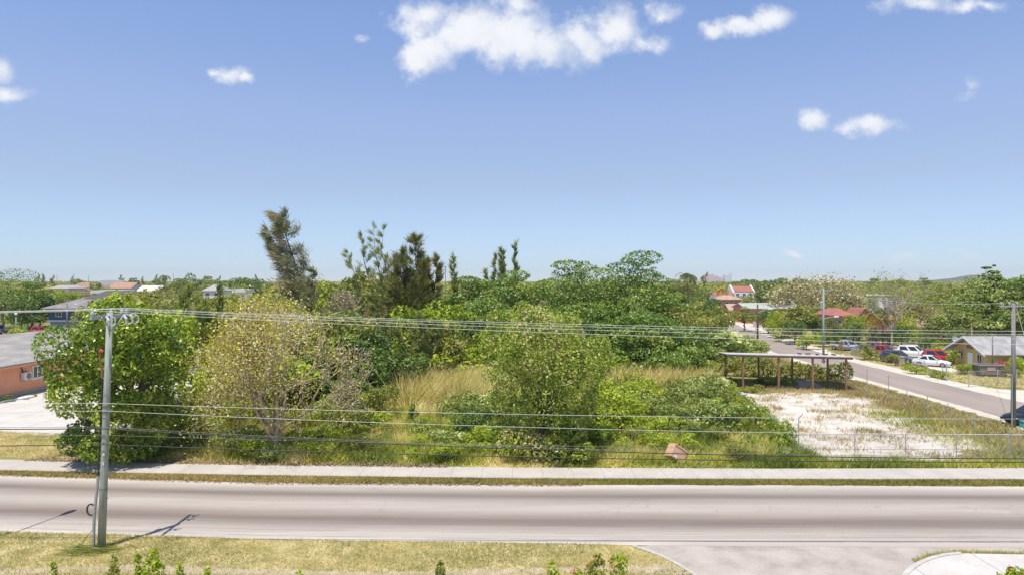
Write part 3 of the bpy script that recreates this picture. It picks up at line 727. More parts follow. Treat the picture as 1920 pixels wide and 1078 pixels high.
# near verge
r = np.random.default_rng(21)
x, y = scatter(150000, -26, 9, 22, 32.5, r)
k = inside(verge_poly, x, y) & (np.abs(x) < y * .8)
path = np.abs(y - (26.9 + .3 * np.sin(x * .31)))          # the worn footpath through the grass
k &= r.random(len(x)) < np.clip(.25 + 1.3 * fbm(x, y, 2.4) * np.clip(path / .55, .12, 1), 0, 1)
x, y = x[k], y[k]; n = len(x)
h = .05 + .09 * fbm(x, y, 1.6) * r.uniform(.5, 1.4, n)
V = blades(np.stack([x, y, np.full(n, .045)], 1), h, r.normal(size=(n, 2)) * .05, np.full(n, .022), r)
tag(polys('lawn_grass', V, .35 + .9 * (fbm(x + 9, y, 2.0) - .45) + r.normal(size=n) * .2 - (r.random(n) < .2) * .15, L_['lawn']), 'short dry yellow grass on the near side of the road', kind='stuff')
gx_ = r.uniform(16.5, 30, 9000); pc = np.array(sorted([p[:2] for p in pave_c[:6]])); gy_ = np.interp(gx_, pc[:, 0], pc[:, 1]) + .12 + np.abs(r.normal(size=9000)) * .17; n2_ = len(gx_)
k = r.random(n2_) < np.clip(2.4 * fbm(gx_, gy_, 1.1) - .4, .1, 1); gx_, gy_ = gx_[k], gy_[k]; n2_ = len(gx_)
tag(polys('verge_grass', blades(np.stack([gx_, gy_, np.zeros(n2_)], 1), .06 + .13 * r.random(n2_), r.normal(size=(n2_, 2)) * .05, np.full(n2_, .025), r), .4 + .3 * r.normal(size=n2_), L_['lawn']), 'ragged grass fringe along the near pavement kerb', kind='stuff')
# far side lawn beside the concrete yard
x, y = scatter(30000, -42, -26, 44.4, 52.6, r); k = inside(lawn_left, x, y); x, y = x[k], y[k]; n = len(x)
V = blades(np.stack([x, y, np.zeros(n)], 1), .05 + .08 * r.random(n), r.normal(size=(n, 2)) * .05, np.full(n, .035), r)
tag(polys('lawn_grass', V, .5 + .9 * (fbm(x, y, 2.0) - .45) + r.normal(size=n) * .2, L_['lawn']), 'short dry grass beside the pale concrete yard', kind='stuff')
# strip between road and pavement
x = r.uniform(-34, 34, 46000); t = r.random(len(x)); y = e_rd_far(x) + (e_sw_near(x) - e_rd_far(x)) * np.clip(t * 1.15 - .05 + (fbm(x, x * 0, .9) - .5) * .3, -.1, 1); n = len(x)
V = blades(np.stack([x, y, np.full(n, .02)], 1), .06 + .12 * r.random(n), r.normal(size=(n, 2)) * .06, np.full(n, .035), r)
dryside = np.clip((-2 - x) / 14, 0, 1)
tag(polys('verge_grass', V, .26 + .3 * dryside + .5 * (fbm(x, y, 3) - .45) + r.normal(size=n) * .18, L_['verge']), 'thin grass strip between road and pavement', kind='stuff')
# fallen leaves along the verge and the foot of the trees
x = np.concatenate([r.uniform(-31, 4, 6000), r.uniform(-31, -4, 5000)]); top_ = np.arange(len(x)) >= 6000
y = np.where(top_, e_sw_far(x) + np.abs(r.normal(size=len(x))) * .7 - .25, e_rd_far(x) + r.uniform(-.35, 1, len(x)) * (e_sw_near(x) - e_rd_far(x)))
n = len(x); Nn = unit(r.normal(size=(n, 3)) * .35 + np.array((0, 0, 1)))
tag(polys('fallen_leaves', leaf_quads(np.stack([x, y, np.where(top_, .13, .06)], 1), Nn, r.uniform(.07, .16, n), r.uniform(.05, .1, n), r), r.random(n), L_['litter']), 'brown fallen leaves along the pavement edge', kind='stuff')
x, y = scatter(900, -24, 9, 24, 31, r); k = inside(verge_poly, x, y); x, y = x[k], y[k]; n = len(x); Nn = unit(r.normal(size=(n, 3)) * .4 + np.array((0, 0, 1)))
tag(polys('fallen_leaves', leaf_quads(np.stack([x, y, np.full(n, .10)], 1), Nn, r.uniform(.04, .12, n), r.uniform(.03, .08, n), r), .4 + .6 * r.random(n), L_['litter']), 'dry leaves strewn over the near grass verge', kind='stuff')
x, y = scatter(420, 17, 40, 45, 75, r); n = len(x); Nn = unit(r.normal(size=(n, 3)) * .5 + np.array((0, 0, 1)))
tag(polys('scattered_litter', leaf_quads(np.stack([x, y, np.full(n, .07)], 1), Nn, r.uniform(.08, .3, n), r.uniform(.06, .2, n), r), r.random(n), L_['paper']), 'scraps of pale litter on the rubble and grass', kind='stuff')
# meadow of the vacant lot
lot = [(-27.5, 43.6), (-10, 42.3), (8, 41.6), (19.5, 41.6), (19.5, 44.3), (20.5, 58), (22, 70), (24, 82), (20, 100), (-40, 100), (-30, 60)]
x, y = scatter(250000, -34, 24, 41.6, 84, r); k = inside(lot, x, y); k &= r.random(len(x)) < np.clip(62 / y - .25, .2, 1) * np.clip(.35 + 1.2 * fbm(x, y, 3), 0, 1)
x, y = x[k], y[k]; n = len(x)
k2 = y > e_sw_far(x) + .06; x, y = x[k2], y[k2]; n = len(x)
hh = (.28 + 1.15 * fbm(x + 3, y + 8, 2.6) ** 1.3 * r.uniform(.6, 1.4, n)) * np.clip((y - e_sw_far(x)) / 1.6, .3, 1)
V = blades(np.stack([x, y, np.zeros(n)], 1), hh, r.normal(size=(n, 2)) * .25 + np.array((.12, 0)), .05 + .03 * r.random(n), r)
tag(polys('meadow_grass', V, .50 + 1.9 * (fbm(x + 20, y, 3.0) - .5) + r.normal(size=n) * .2, L_['meadow']), 'tall yellow green grass filling the vacant lot', kind='stuff')
# roadside weeds in front of the rubble lot and along the street fence
x, y = scatter(76000, 14, 36, 41.5, 60, r)
wgt = np.where(y < e_sw_far(x) + np.where(x > 19.5, 1.7, 2.6), 1.0, 0.0) + np.clip((x - 29.5) / 3.5 - (60 - y) * .02, 0, .16) + np.where(x < 19.8, .5, 0)
wgt = np.where(y < e_sw_far(x) + .05, 0, wgt) * np.clip(.3 + 1.3 * fbm(x, y, 1.5), 0, 1)
k = r.random(len(x)) < wgt; x, y = x[k], y[k]; n = len(x)
V = blades(np.stack([x, y, np.zeros(n)], 1), (.18 + .5 * fbm(x, y, 1.8) * r.uniform(.5, 1.5, n)), r.normal(size=(n, 2)) * .12, .045 + .02 * r.random(n), r)
tag(polys('roadside_weeds', V, .34 + .9 * (fbm(x + 20, y, 3) - .45) + r.normal(size=n) * .2, L_['meadow']), 'green weeds along the wire fence beside the pavement', kind='stuff')
# tufts on the rubble
x, y = scatter(60000, 16, 38, 44, 76, r); gp = [G(*p) for p in gravel_px]
f_ = fbm(x, y, 1.5); edge_ = np.where(inside(gp, x, y), 0, .18)
k = (f_ + edge_ + r.normal(size=len(x)) * .12 > .67) & (x < 38) & (x > 17.5 + (y < 60) * 1.6); x, y, f_ = x[k], y[k], f_[k]; n = len(x)
V = blades(np.stack([x, y, np.zeros(n)], 1), (.12 + .35 * r.random(n)), r.normal(size=(n, 2)) * .12, np.full(n, .05), r)
tag(polys('dry_weeds', V, .62 + .8 * (fbm(x + 5, y + 2, 3) - .45) + r.normal(size=n) * .2, L_['weed']), 'dry weed tufts scattered on the white rubble', kind='stuff')
# grass between lot and street
x, y = scatter(60000, 31, 41.3, 46, 112, r); lim = 34 + np.clip(y - 66, -16, 60) * .02 + (fbm(x, y, 4) - .5) * 5
k = (x > lim) & (x < 39.6) & (r.random(len(x)) < np.clip(2.2 * fbm(x, y, 2.2) - .45, 0, 1)); x, y = x[k], y[k]; n = len(x)
V = blades(np.stack([x, y, np.zeros(n)], 1), (.1 + .3 * r.random(n)), r.normal(size=(n, 2)) * .1, np.full(n, .06), r)
tag(polys('dry_weeds', V, .55 + .9 * (fbm(x, y, 3) - .45) + r.normal(size=n) * .2, L_['weed']), 'dry grass between the wire fence and the side street', kind='stuff')
x, y = scatter(16000, 50.5, 70, 73, 112, r); k = ((x < 54.5) | (y < 84)) & (x > 51.2) & ((x < 58) | (y > 74.6)); x, y = x[k], y[k]; n = len(x)
V = blades(np.stack([x, y, np.zeros(n)], 1), (.08 + .2 * r.random(n)), r.normal(size=(n, 2)) * .1, np.full(n, .07), r)
tag(polys('lawn_grass', V, .45 + .9 * (fbm(x, y, 3) - .45) + r.normal(size=n) * .2, L_['lawn']), 'dry roadside grass in front of the yellow bungalow', kind='stuff')
# straw reeds, leaning with the wind
reed_a = [G(742, 742), G(770, 792), G(900, 785), (-2.2, 60), (-1.5, 76), (-6, 79), (-11.5, 70)]
x, y = scatter(60000, -14, 0, 54, 82, r); k = inside(reed_a, x, y) & (r.random(len(x)) < np.clip(2.2 * fbm(x + 3, y + 1, 2.2) - .35, .05, 1)); x, y = x[k], y[k]; n = len(x)
hh = r.uniform(.9, 2.9, n) * np.clip(.2 + 1.35 * fbm(x, y, 2.4), .35, 1.25)
lean = np.stack([hh * r.normal(.42, .24, n), r.normal(size=n) * .35], 1)
tag(polys('straw_reeds', blades(np.stack([x, y, np.zeros(n)], 1), hh, lean, .06 + .04 * r.random(n), r), .45 + 1.8 * (fbm(x + 60, y, 2.6) - .5) + r.normal(size=n) * .25, L_['reed']), 'tall straw coloured reeds leaning in the wind', kind='stuff')
reed_b = [G(1140, 735), G(1150, 700), (12.2, 81), (20.5, 82), (21.5, 74), (19, 68), (13, 66)]
x, y = scatter(26000, 9, 23, 64, 84, r); k = inside(reed_b, x, y) & (r.random(len(x)) < .75); x, y = x[k], y[k]; n = len(x)
hh = r.uniform(.8, 2.6, n) * np.clip(.2 + 1.35 * fbm(x, y, 2.4), .3, 1.25); lean = np.stack([hh * r.normal(.2, .16, n), r.normal(size=n) * .2], 1)
tag(polys('straw_reeds', blades(np.stack([x, y, np.zeros(n)], 1), hh, lean, .06 + .05 * r.random(n), r), .3 + 1.1 * (fbm(x + 60, y + 4, 3.2) - .5) + r.normal(size=n) * .22 - (y < 70) * .2, L_['reed']), 'green and straw reeds below the dense almond trees', kind='stuff')

# ================================================================== buildings
def window(parent, c, w_, h_, axis, out, frame=M['white'], glass=M['glass'], bars=1, t=.09):
    """axis 'x': the window lies in a wall facing +-x; out = +1/-1 gives the side it faces"""
    mb = MB()
    def bx(du, dz, lw, lh, dep=.08, mb=mb):
        if axis == 'x': mb.box((c[0] + out * dep / 2, c[1] + du, c[2] + dz), (dep, lw, lh))
        else: mb.box((c[0] + du, c[1] + out * dep / 2, c[2] + dz), (lw, dep, lh))
    bx(0, h_ / 2, w_ + 2 * t, t); bx(0, -h_ / 2, w_ + 2 * t, t * 1.3, .12)
    bx(-w_ / 2, 0, t, h_ - t); bx(w_ / 2, 0, t, h_ - t)
    for i in range(bars): bx(w_ * ((i + 1) / (bars + 1) - .5), 0, t * .7, h_ - t, .07)
    f = mb.build('window', frame, parent); g = MB(); bx(0, 0, w_ - t, h_ - t, .03, g); g.build('pane', glass, f); return f

def gable_roof(parent, x0, x1, y0, y1, ze, zr, along, mat, ov=.4, th=.14, name='roof'):
    mb = MB()
    if along == 'y':
        xm = (x0 + x1) / 2; sl = (zr - ze) / (xm - x0)
        a, b_ = x0 - ov, x1 + ov
        prof = [(a, ze - sl * ov), (xm, zr), (b_, ze - sl * ov), (b_, ze - sl * ov + th), (xm, zr + th), (a, ze - sl * ov + th)]
        mb.extrude(prof, 'y', y0 - ov, y1 + ov)
    else:
        ym = (y0 + y1) / 2; sl = (zr - ze) / (ym - y0); a, b_ = y0 - ov, y1 + ov
        prof = [(a, ze - sl * ov), (ym, zr), (b_, ze - sl * ov), (b_, ze - sl * ov + th), (ym, zr + th), (a, ze - sl * ov + th)]
        mb.extrude(prof, 'x', x0 - ov, x1 + ov)
    return mb.build(name, mat, parent)

def hip_roof(parent, x0, x1, y0, y1, ze, zr, mat, ov=.5, ridge=.5, name='roof'):
    x0 -= ov; x1 += ov; y0 -= ov; y1 += ov; xm, ym = (x0 + x1) / 2, (y0 + y1) / 2
    if x1 - x0 >= y1 - y0: rl = (x1 - x0) * ridge / 2; r0, r1 = (xm - rl, ym, zr), (xm + rl, ym, zr)
    else: rl = (y1 - y0) * ridge / 2; r0, r1 = (xm, ym - rl, zr), (xm, ym + rl, zr)
    vs = [(x0, y0, ze), (x1, y0, ze), (x1, y1, ze), (x0, y1, ze), r0, r1, (x0, y0, ze - .18), (x1, y0, ze - .18), (x1, y1, ze - .18), (x0, y1, ze - .18)]
    fs = [(0, 1, 5, 4), (2, 3, 4, 5), (1, 2, 5), (3, 0, 4)] if x1 - x0 >= y1 - y0 else [(0, 1, 4), (1, 2, 5, 4), (2, 3, 5), (3, 0, 4, 5)]
    fs += [(0, 6, 7, 1), (1, 7, 8, 2), (2, 8, 9, 3), (3, 9, 6, 0), (6, 9, 8, 7)]
    return MB().add(vs, fs).build(name, mat, parent)

def gwall(parent, x0, x1, y0, y1, ze, zr, along, mat, z0=0.0, name='wall'):
    mb = MB()
    if along == 'y': mb.extrude([(x0, z0), (x1, z0), (x1, ze), ((x0 + x1) / 2, zr), (x0, ze)], 'y', y0, y1)
    elif along == 'x': mb.extrude([(y0, z0), (y1, z0), (y1, ze), ((y0 + y1) / 2, zr), (y0, ze)], 'x', x0, x1)
    else: mb.box(((x0 + x1) / 2, (y0 + y1) / 2, (z0 + ze) / 2), (x1 - x0, y1 - y0, ze - z0))
    return mb.build(name, mat, parent)

# --- salmon house beside the concrete yard
hs = empty('salmon_house', (0, 0, 0), 0, 'salmon stucco house with grey shingle roof beside the pale concrete yard', 'house')
gwall(hs, -60.6, -49.4, 54, 85, 3.25, 5.5, 'y', M['salmon'])
gable_roof(hs, -60.6, -49.4, 54, 85, 3.35, 5.6, 'y', M['shingle'], .45)
MB().box((-48.93, 69.5, 3.06), (.05, 31.9, .2)).build('fascia', M['salmon'], hs)
window(hs, (-49.4, 71.0, 2.1), 1.35, 1.25, 'x', 1, t=.17)
window(hs, (-49.4, 59.5, 2.0), 1.5, 1.3, 'x', 1); window(hs, (-49.4, 78.5, 2.0), 1.5, 1.3, 'x', 1, bars=2)
MB().box((-49.36, 69.5, .22), (.1, 30.8, .44)).build('plinth', M['concrete'], hs)
mb = MB(); mb.tube([(-49.3, 73.2, 3.0), (-49.3, 73.2, .5)], .06, 6); mb.build('downpipe', M['cable_grey'], hs)
mb = MB(); mb.tube([(-49.3, 73.2, 1.6), (-49.3, 77, 1.55)], .025, 5); mb.build('wall_pipe', M['cable_grey'], hs)
ac = empty('air_conditioner', (-49.4, 69.1, 1.5), 0, 'white outdoor air conditioner unit fixed to the salmon wall', 'air conditioner')
MB().box((.24, 0, .42), (.36, 1.05, .78)).build('casing', M['white'], ac, bevel=.03)
mb = MB(); mb.tube([(.43, .12, .42), (.46, .12, .42)], .3, 16); mb.build('fan_grille', M['cable_grey'], ac)
for q_ in (-.4, .4): MB().box((.24, q_, .0), (.42, .05, .06)).build('bracket', M['cable_grey'], ac)
mb = MB(); mb.tube([(.1, -.3, .82), (.08, -.32, 1.1), (.05, -.6, 1.5), (.03, -.75, 1.75)], .05, 6); mb.build('pipe', M['bark_dark'], ac)

# --- blue two storey house
hb = empty('blue_house', (0, 0, 0), 0, 'dark blue two storey house with white trim and grey hip roof', 'house')
gwall(hb, -104.5, -86, 154, 166, 5.15, 0, None, M['blue'], 2.75); gwall(hb, -104.3, -86.2, 154.2, 165.8, 2.45, 0, None, M['paleblue'], 0, 'ground_wall')
MB().box((-95.25, 160, 2.6), (19, 12.5, .3)).build('band', M['white'], hb)
MB().box((-95.25, 160, 5.2), (19.4, 12.9, .16)).build('eave_trim', M['white'], hb)
hip_roof(hb, -104.5, -86, 154, 166, 5.45, 8.0, M['roof_grey'], 1.1, .35)
hip_roof(hb, -99, -88, 158.5, 168, 7.5, 9.3, M['roof_dark'], .3, .55, 'upper_roof')
for wx in (-102.2, -97.8, -93.5): window(hb, (wx, 154, 4.1), 1.3, 1.1, 'y', -1)
window(hb, (-96, 154.2, 1.3), 1.6, 1.2, 'y', -1); window(hb, (-91, 154.2, 1.3), 1.6, 1.2, 'y', -1)

def far_house(name, label, pxa, pxb, y_eave, y_top, Y, wallmat, roofmat, kind='hip', depth=9.0, ridge=.5, win=2, along='x', cat='house', ov=.5, glassm=None):
    x0, x1 = (pxa - 960) / F * Y, (pxb - 960) / F * Y
    ze, zr = H - (y_eave - HY) / F * Y, H - (y_top - HY) / F * (Y + depth / 2)
    zr = max(zr, ze + .15)
    t = empty(name, (0, 0, 0), 0, label, cat)
    if kind == 'hip':
        gwall(t, x0 + ov, x1 - ov, Y, Y + depth, ze - .1, 0, None, wallmat); hip_roof(t, x0 + ov, x1 - ov, Y, Y + depth, ze, zr, roofmat, ov, ridge)
    elif kind == 'flat':
        gwall(t, x0 + ov, x1 - ov, Y, Y + depth, ze - .02, 0, None, wallmat); MB().box(((x0 + x1) / 2, Y + depth / 2, (ze + zr) / 2), (x1 - x0, depth + 2 * ov, max(.25, zr - ze))).build('roof', roofmat, t)
    else:
        gwall(t, x0 + ov, x1 - ov, Y, Y + depth, ze - .05, zr - .1, along, wallmat); gable_roof(t, x0 + ov, x1 - ov, Y, Y + depth, ze, zr, along, roofmat, ov)
    for i in range(win):
        wx = x0 + (x1 - x0) * (i + .7) / (win + .4); window(t, (wx, Y, max(1.2, ze - 1.4)), min(1.6, (x1 - x0) / (win + 1) * .5), 1.1, 'y', -1)
    return t
far_house('flat_roof_house', 'house with pale flat slab roof just behind the blue house', 171, 222, 550, 544, 215, M['block'], M['roof_white'], 'flat', 10, win=2)
far_house('white_roof_house', 'long house under a low white hip roof behind the left almond tree'.replace('left ', 'big '), 88, 130, 540.5, 534.5, 300, M['cream'], M['block'], 'hip', 12, .6)
far_house('brown_roof_house', 'wide house with dull brown hip roof beyond the blue house', 112, 184, 545, 530, 330, M['cream'], M['roof_brown'], 'hip', 16, .45, 3)
far_house('brown_wall_house', 'low tan building below the dull brown hip roof', 130, 180, 553, 547, 270, M['roof_tan'], M['roof_brown'], 'flat', 8)
far_house('grey_roof_house', 'big house with pale grey hip roof on the skyline', 160, 232, 536, 525.5, 480, M['white'], M['roof_grey'], 'hip', 20, .55, 3)
far_house('orange_roof_house', 'house with terracotta tiled gable roof beside the grey skyline roof', 203, 247, 540, 530, 330, M['white'], M['roof_orange'], 'gable', 11, along='x')
far_house('green_gable_house', 'house with grey roof and pale green gable end', 256, 298, 545, 536, 280, M['roof_green'], M['roof_white'], 'gable', 9, along='x')
far_house('grey_hip_house', 'lone house with weathered grey hip roof among dense trees', 378, 416, 545, 533, 260, M['white'], M['block'], 'hip', 10, .4)
far_house('white_flat_house', 'low white flat roofed house peeping through dense trees', 436, 462, 548, 542, 240, M['white'], M['roof_white'], 'flat', 7)
# --- right side
h2 = empty('white_gabled_house', (0, 0, 0), 0, 'white two storey house with red tiled roof between white gable walls', 'house')
x0, x1, Y0 = (1375 - 960) / F * 290, (1414 - 960) / F * 290, 290
gwall(h2, x0, x1, Y0, Y0 + 9, 7.0, 9.0, 'x', M['white']); gable_roof(h2, x0 + .5, x1 - .5, Y0, Y0 + 9, 7.05, 9.2, 'x', M['roof_red'], .1)
for xx in (x0, x1): MB().extrude([(Y0 - .6, 6.9), (Y0 + 4.5, 9.9), (Y0 + 9.6, 6.9), (Y0 + 9.6, 6.2), (Y0 - .6, 6.2)], 'x', xx - .3, xx + .3).build('gable_parapet', M['white'], h2)
for i in range(3): window(h2, (x0 + 1.8 + i * 2.8, Y0, 5.7), 1.3, 1.3, 'y', -1, glass=M['glass_blue'])
far_house('red_roof_house', 'low red roofed house in front of the white gabled house', 1341, 1375, 556, 548, 262, M['white'], M['roof_red'], 'gable', 9)
far_house('tan_roof_house', 'house with wide pinkish tan hip roof below the white gabled house', 1350, 1393, 561, 553, 225, M['roof_tan'], M['roof_tan'], 'hip', 10, .6)
far_house('mauve_house', 'small mauve house with tan gable roof at the end of the street', 1366, 1390, 581, 570, 200, M['mauve'], M['roof_tan'], 'gable', 7, along='x', win=1)
far_house('green_roof_house', 'long low house with pale green roof behind the street trees', 1396, 1506, 578, 568.5, 185, M['coral'], M['roof_green'], 'gable', 11, win=4)
g_ = empty('grey_concrete_house', (0, 0, 0), 0, 'unfinished grey two storey concrete house behind the bare tree', 'house')
x0, x1, Y0 = (1600 - 960) / F * 185, (1680 - 960) / F * 185, 185
gwall(g_, x0, x1, Y0, Y0 + 10, 7.5, 0, None, M['block']); MB().box(((x0 + x1) / 2, Y0 + 5, 7.62), (x1 - x0 + .5, 10.6, .22)).build('roof', M['roof_white'], g_)
MB().box((x0 + 2.2, Y0 - .6, 5.5), (2.2, 1.15, 3.4)).build('white_bay', M['white'], g_); MB().box((x0 + 7.4, Y0 - .6, 5.2), (2.4, 1.15, 4.0)).build('white_bay', M['white'], g_)
for i in range(3): window(g_, (x0 + 4.6 + i * 2.9 * (1 + .05 * i), Y0, 5.8), 1.1, 1.5, 'y', -1)
far_house('coral_roof_house', 'house with coral red hip roof beside the green utility pole', 1562, 1602, 591, 577, 148, M['coral'], M['roof_red'], 'hip', 9, .45)
far_house('red_gable_house', 'small house with red gable roof in front of the grey concrete house', 1607, 1634, 588, 577, 160, M['coral'], M['roof_red'], 'gable', 6, along='y', win=1)
far_house('red_wall_house', 'low house with faded red roof under the bare tree', 1668, 1704, 604, 591, 138, M['coral'], M['roof_red'], 'gable', 8)
far_house('brown_low_house', 'low house with brown hip roof behind the car yard', 1713, 1758, 612, 597, 138, M['roof_tan'], M['roof_brown'], 'hip', 9, .5)
far_house('white_shed', 'low building with white sheet roof beyond the brown roofed house', 1717, 1736, 586, 581, 190, M['white'], M['roof_white'], 'flat', 6, win=1)
# --- yellow bungalow
yb = empty('yellow_bungalow', (0, 0, 0), 0, 'yellow bungalow with weathered grey roof behind the dumpster', 'house')
YX, Ya, Yb = 61.2, 88.0, 94.6
gwall(yb, YX, YX + 17, Ya, Yb, 2.35, 4.0, 'x', M['yellow'])
gable_roof(yb, YX, YX + 17, Ya, Yb, 2.45, 4.1, 'x', M['roof_worn'], .9)
MB().extrude([(Ya - .95, 1.86), ((Ya + Yb) / 2, 3.98), (Yb + .95, 1.86), (Yb + .95, 2.1), ((Ya + Yb) / 2, 4.22), (Ya - .95, 2.1)], 'x', YX - .98, YX - .91).build('bargeboard', M['white'], yb)
window(yb, (YX, Ya + 1.3, 1.35), .9, 1.15, 'x', -1, M['cream']); window(yb, (YX, Ya + 5.0, 1.5), .9, 1.15, 'x', -1, M['cream'])
d = MB().box((YX - .04, Ya + 3.1, 1.02), (.08, 1.0, 2.04)).build('door', M['white'], yb); MB().box((YX - .11, Ya + 2.75, 1.0), (.06, .08, .1)).build('handle', M['galv'], d)
MB().box((YX - .04, Ya + 3.2, 2.75), (.08, 1.3, .5)).build('gable_vent', M['timber'], yb)
window(yb, (YX + 5, Ya, 1.4), 1.5, 1.1, 'y', -1, M['cream']); window(yb, (YX + 10, Ya, 1.4), 1.5, 1.1, 'y', -1, M['cream'])
def dish(name, label, loc, hgt, dia):
    t = empty(name, loc, 0, label, 'satellite dish'); mb = MB(); mb.tube([(0, 0, -.03), (0, 0, hgt)], .05, 6); mb.build('mast', M['galv'], t)
    n = 16; rings = []
    for k, (rr, d) in enumerate(((.02, .12), (.35, .09), (.7, .03), (1, -.05))):
        rings.append([(dia / 2 * rr * math.cos(6.283 * i / n) , d * dia * 1.2 - .12, hgt + dia / 2 * rr * math.sin(6.283 * i / n)) for i in range(n)])
    MB().loft(rings + [[(p[0] * .97, p[1] + .03, p[2]) for p in rings[-1]]] , False).build('reflector', M['white'], t, smooth=True)
    mb = MB(); mb.tube([(0, 0, hgt - .3), (0, -.55, hgt - .02)], .03, 5); mb.box((0, -.58, hgt), (.1, .14, .1)); mb.build('receiver', M['galv'], t)
dish('satellite_dish', 'white satellite dish on a mast behind the yellow bungalow', ((1789 - 960) / F * 97, 97, 0), H - (635 - HY) / F * 97, .75)

# --- hotel far off on the skyline
ht = empty('pink_hotel', (0, 0, 0), 0, 'hazy pink stepped hotel block far off on the skyline', 'hotel')
Yh = 3300; q = Yh / F
for i, (a, b_, top) in enumerate(((1314, 1322, 521), (1321, 1329, 514.5), (1328, 1338, 516), (1337, 1346, 518.5), (1345, 1352, 521))):
    hh = H - (top - HY) * q; wl = MB().box((((a + b_) / 2 - 960) * q, Yh + i, hh / 2), ((b_ - a) * q, 40, hh)).build('wing', M['pinkhotel'], ht)
    MB().extrude([(((a) - 960) * q, hh), (((b_) - 960) * q, hh), (((a + b_) / 2 - 960) * q, hh + 6)], 'y', Yh - 19 + i, Yh + 19 + i).build('roof', M['pinkhotel'], wl)
ht = empty('white_hotel', (0, 0, 0), 0, 'hazy white hotel tower far off on the skyline', 'hotel')
for i, (a, b_, top) in enumerate(((1357, 1365, 516), (1364, 1370, 512.5))):
    hh = H - (top - HY) * q; wl = MB().box((((a + b_) / 2 - 960) * q, Yh + i, hh / 2), ((b_ - a) * q, 40, hh)).build('tower', M['white'], ht)
    MB().box((((a + b_) / 2 - 960) * q, Yh + i, hh + 1.5), ((b_ - a) * q * .7, 28, 3)).build('roof', M['white'], wl)
# distant ridge
mb = MB(); rows = []
for Yr, k in ((2500, 0), (2800, 1), (3100, 0)):
    rows.append([((px - 960) / F * 2800, Yr, -1 + k * max(0, (H + 1 + 11 * math.exp(-((px - 1815) / 38) ** 2) / F * 2800 + 3.5 * math.sin(px * .09)))) for px in range(1700, 1960, 6)])
n = len(rows[0]); mb.add([p for r_ in rows for p in r_], [(j * n + i, j * n + i + 1, (j + 1) * n + i + 1, (j + 1) * n + i) for j in range(2) for i in range(n - 1)])
tag(mb.build('hill', M['hill'], smooth=True), kind='structure')
for i, (px, top, Y) in enumerate(((138.5, 513, 420), (166, 516, 500), (107, 516, 480), (325, 513, 430), (835, 499, 260))):
    t = empty('radio_mast', ((px - 960) / F * Y, Y, 0), 0, ['thin mast above the brown hip roof', 'dark mast above the grey skyline roof', 'short mast above the white hip roof', 'hairline mast above the trees beside the green gable house', 'thin mast behind the slender lone casuarina'][i], 'mast')
    hh = H - (top - HY) / F * Y
    MB().tube([(0, 0, 0), (0, 0, hh)], [.22, .1], 5).build('pole', M['cable_grey'], t)
    MB().box((0, 0, hh * .96), (.9, .12, .12)).build('crossarm', M['cable_grey'], t)

# ================================================================== poles, lamps and wires
PX, PY = -17.62, 29.3
up = empty('utility_pole', (PX, PY, 0), 0, 'tall weathered wooden utility pole standing on the near grass verge', 'utility pole')
lean = np.array((.30, .10))
pt = lambda z: np.array((lean[0] * z / 10.2, lean[1] * z / 10.2, z))
MB().tube([pt(-.1), pt(3), pt(6.5), pt(10.15)], [.162, .152, .138, .122], 14).build('pole', M['pole'], up, smooth=True)
a0 = pt(9.98)
MB().box((a0[0], a0[1] + .05, 9.98), (.12, 2.75, .15)).build('crossarm', M['galv'], up)
mb = MB(); mb.beam(a0 + (.1, -.75, 0), pt(9.35) + (.13, 0, 0), .04, .05); mb.beam(a0 + (.1, .85, 0), pt(9.35) + (.13, 0, 0), .04, .05); mb.build('brace', M['galv'], up)
WY = (-1.2, .12, .95, 1.32)
for yo in WY:
    mb = MB(); zz = 10.05
    mb.tube([(a0[0], a0[1] + yo, zz), (a0[0], a0[1] + yo, zz + .07), (a0[0], a0[1] + yo, zz + .08), (a0[0], a0[1] + yo, zz + .15), (a0[0], a0[1] + yo, zz + .16), (a0[0], a0[1] + yo, zz + .24)], [.05, .05, .085, .085, .06, .05], 10); mb.build('insulator', M['porcelain'], up)
for yo in (-.55, .75, 1.25):                 # hanging fuse cutouts
    c = np.array((a0[0] + .18, a0[1] + yo, 9.95)); mb = MB()
    mb.tube([c + (0, 0, .06), c + (.14, -.05, -.1), c + (.16, -.06, -.32)], [.045, .06, .045], 8)
    mb.tube([c + (.1, .1, .08), c + (.3, .14, -.02), c + (.32, .1, -.28), c + (.17, -.04, -.36)], .028, 6); mb.tube([c + (0, 0, .06), c + (.1, .1, .1)], .03, 6)
    mb.build('fuse_cutout', M['porcelain'], up)
mb = MB(); s = pt(8.1) + (-.3, -.1, 0)
mb.tube([s + (.0, 0, .35), s + (.06, 0, .42), s + (.13, 0, .38)], [.06, .1, .06], 8); mb.build('surge_cap', M['redcap'], up)
mb = MB(); mb.tube([s + (0, 0, .33), s + (.02, 0, .0), s + (.1, 0, -.45), s + (.1, 0, -.75)], [.05, .04, .05, .045], 7); mb.build('surge_arrester', M['rust'], up)
mb = MB(); mb.tube([s + (.1, 0, -.7), pt(6.8) + (-.18, -.06, 0), pt(5.2) + (-.19, -.07, 0), pt(3.4) + (-.21, -.07, 0), pt(3.0) + (-.2, -.1, 0)], .03, 6); mb.build('riser_cable', M['cable'], up)
mb = MB(); mb.tube([pt(3.15) + (-.19, -.1, 0), (-.24, -.12, 1.5), (-.26, -.14, -.02)], .062, 8); mb.build('conduit', M['galv'], up)
mb = MB(); mb.tube([(-.42 + .17 * math.cos(a), -.05, 1.72 + .24 * math.sin(a)) for a in np.linspace(.9, 5.6, 14)], .035, 6); mb.tube([(-.36, -.04, 1.5), (-.3, -.1, .9), (-.7, -.2, .35), (-1.2, -.3, .03)], .012, 4); mb.build('cable_coil', M['cable'], up)
mb = MB()
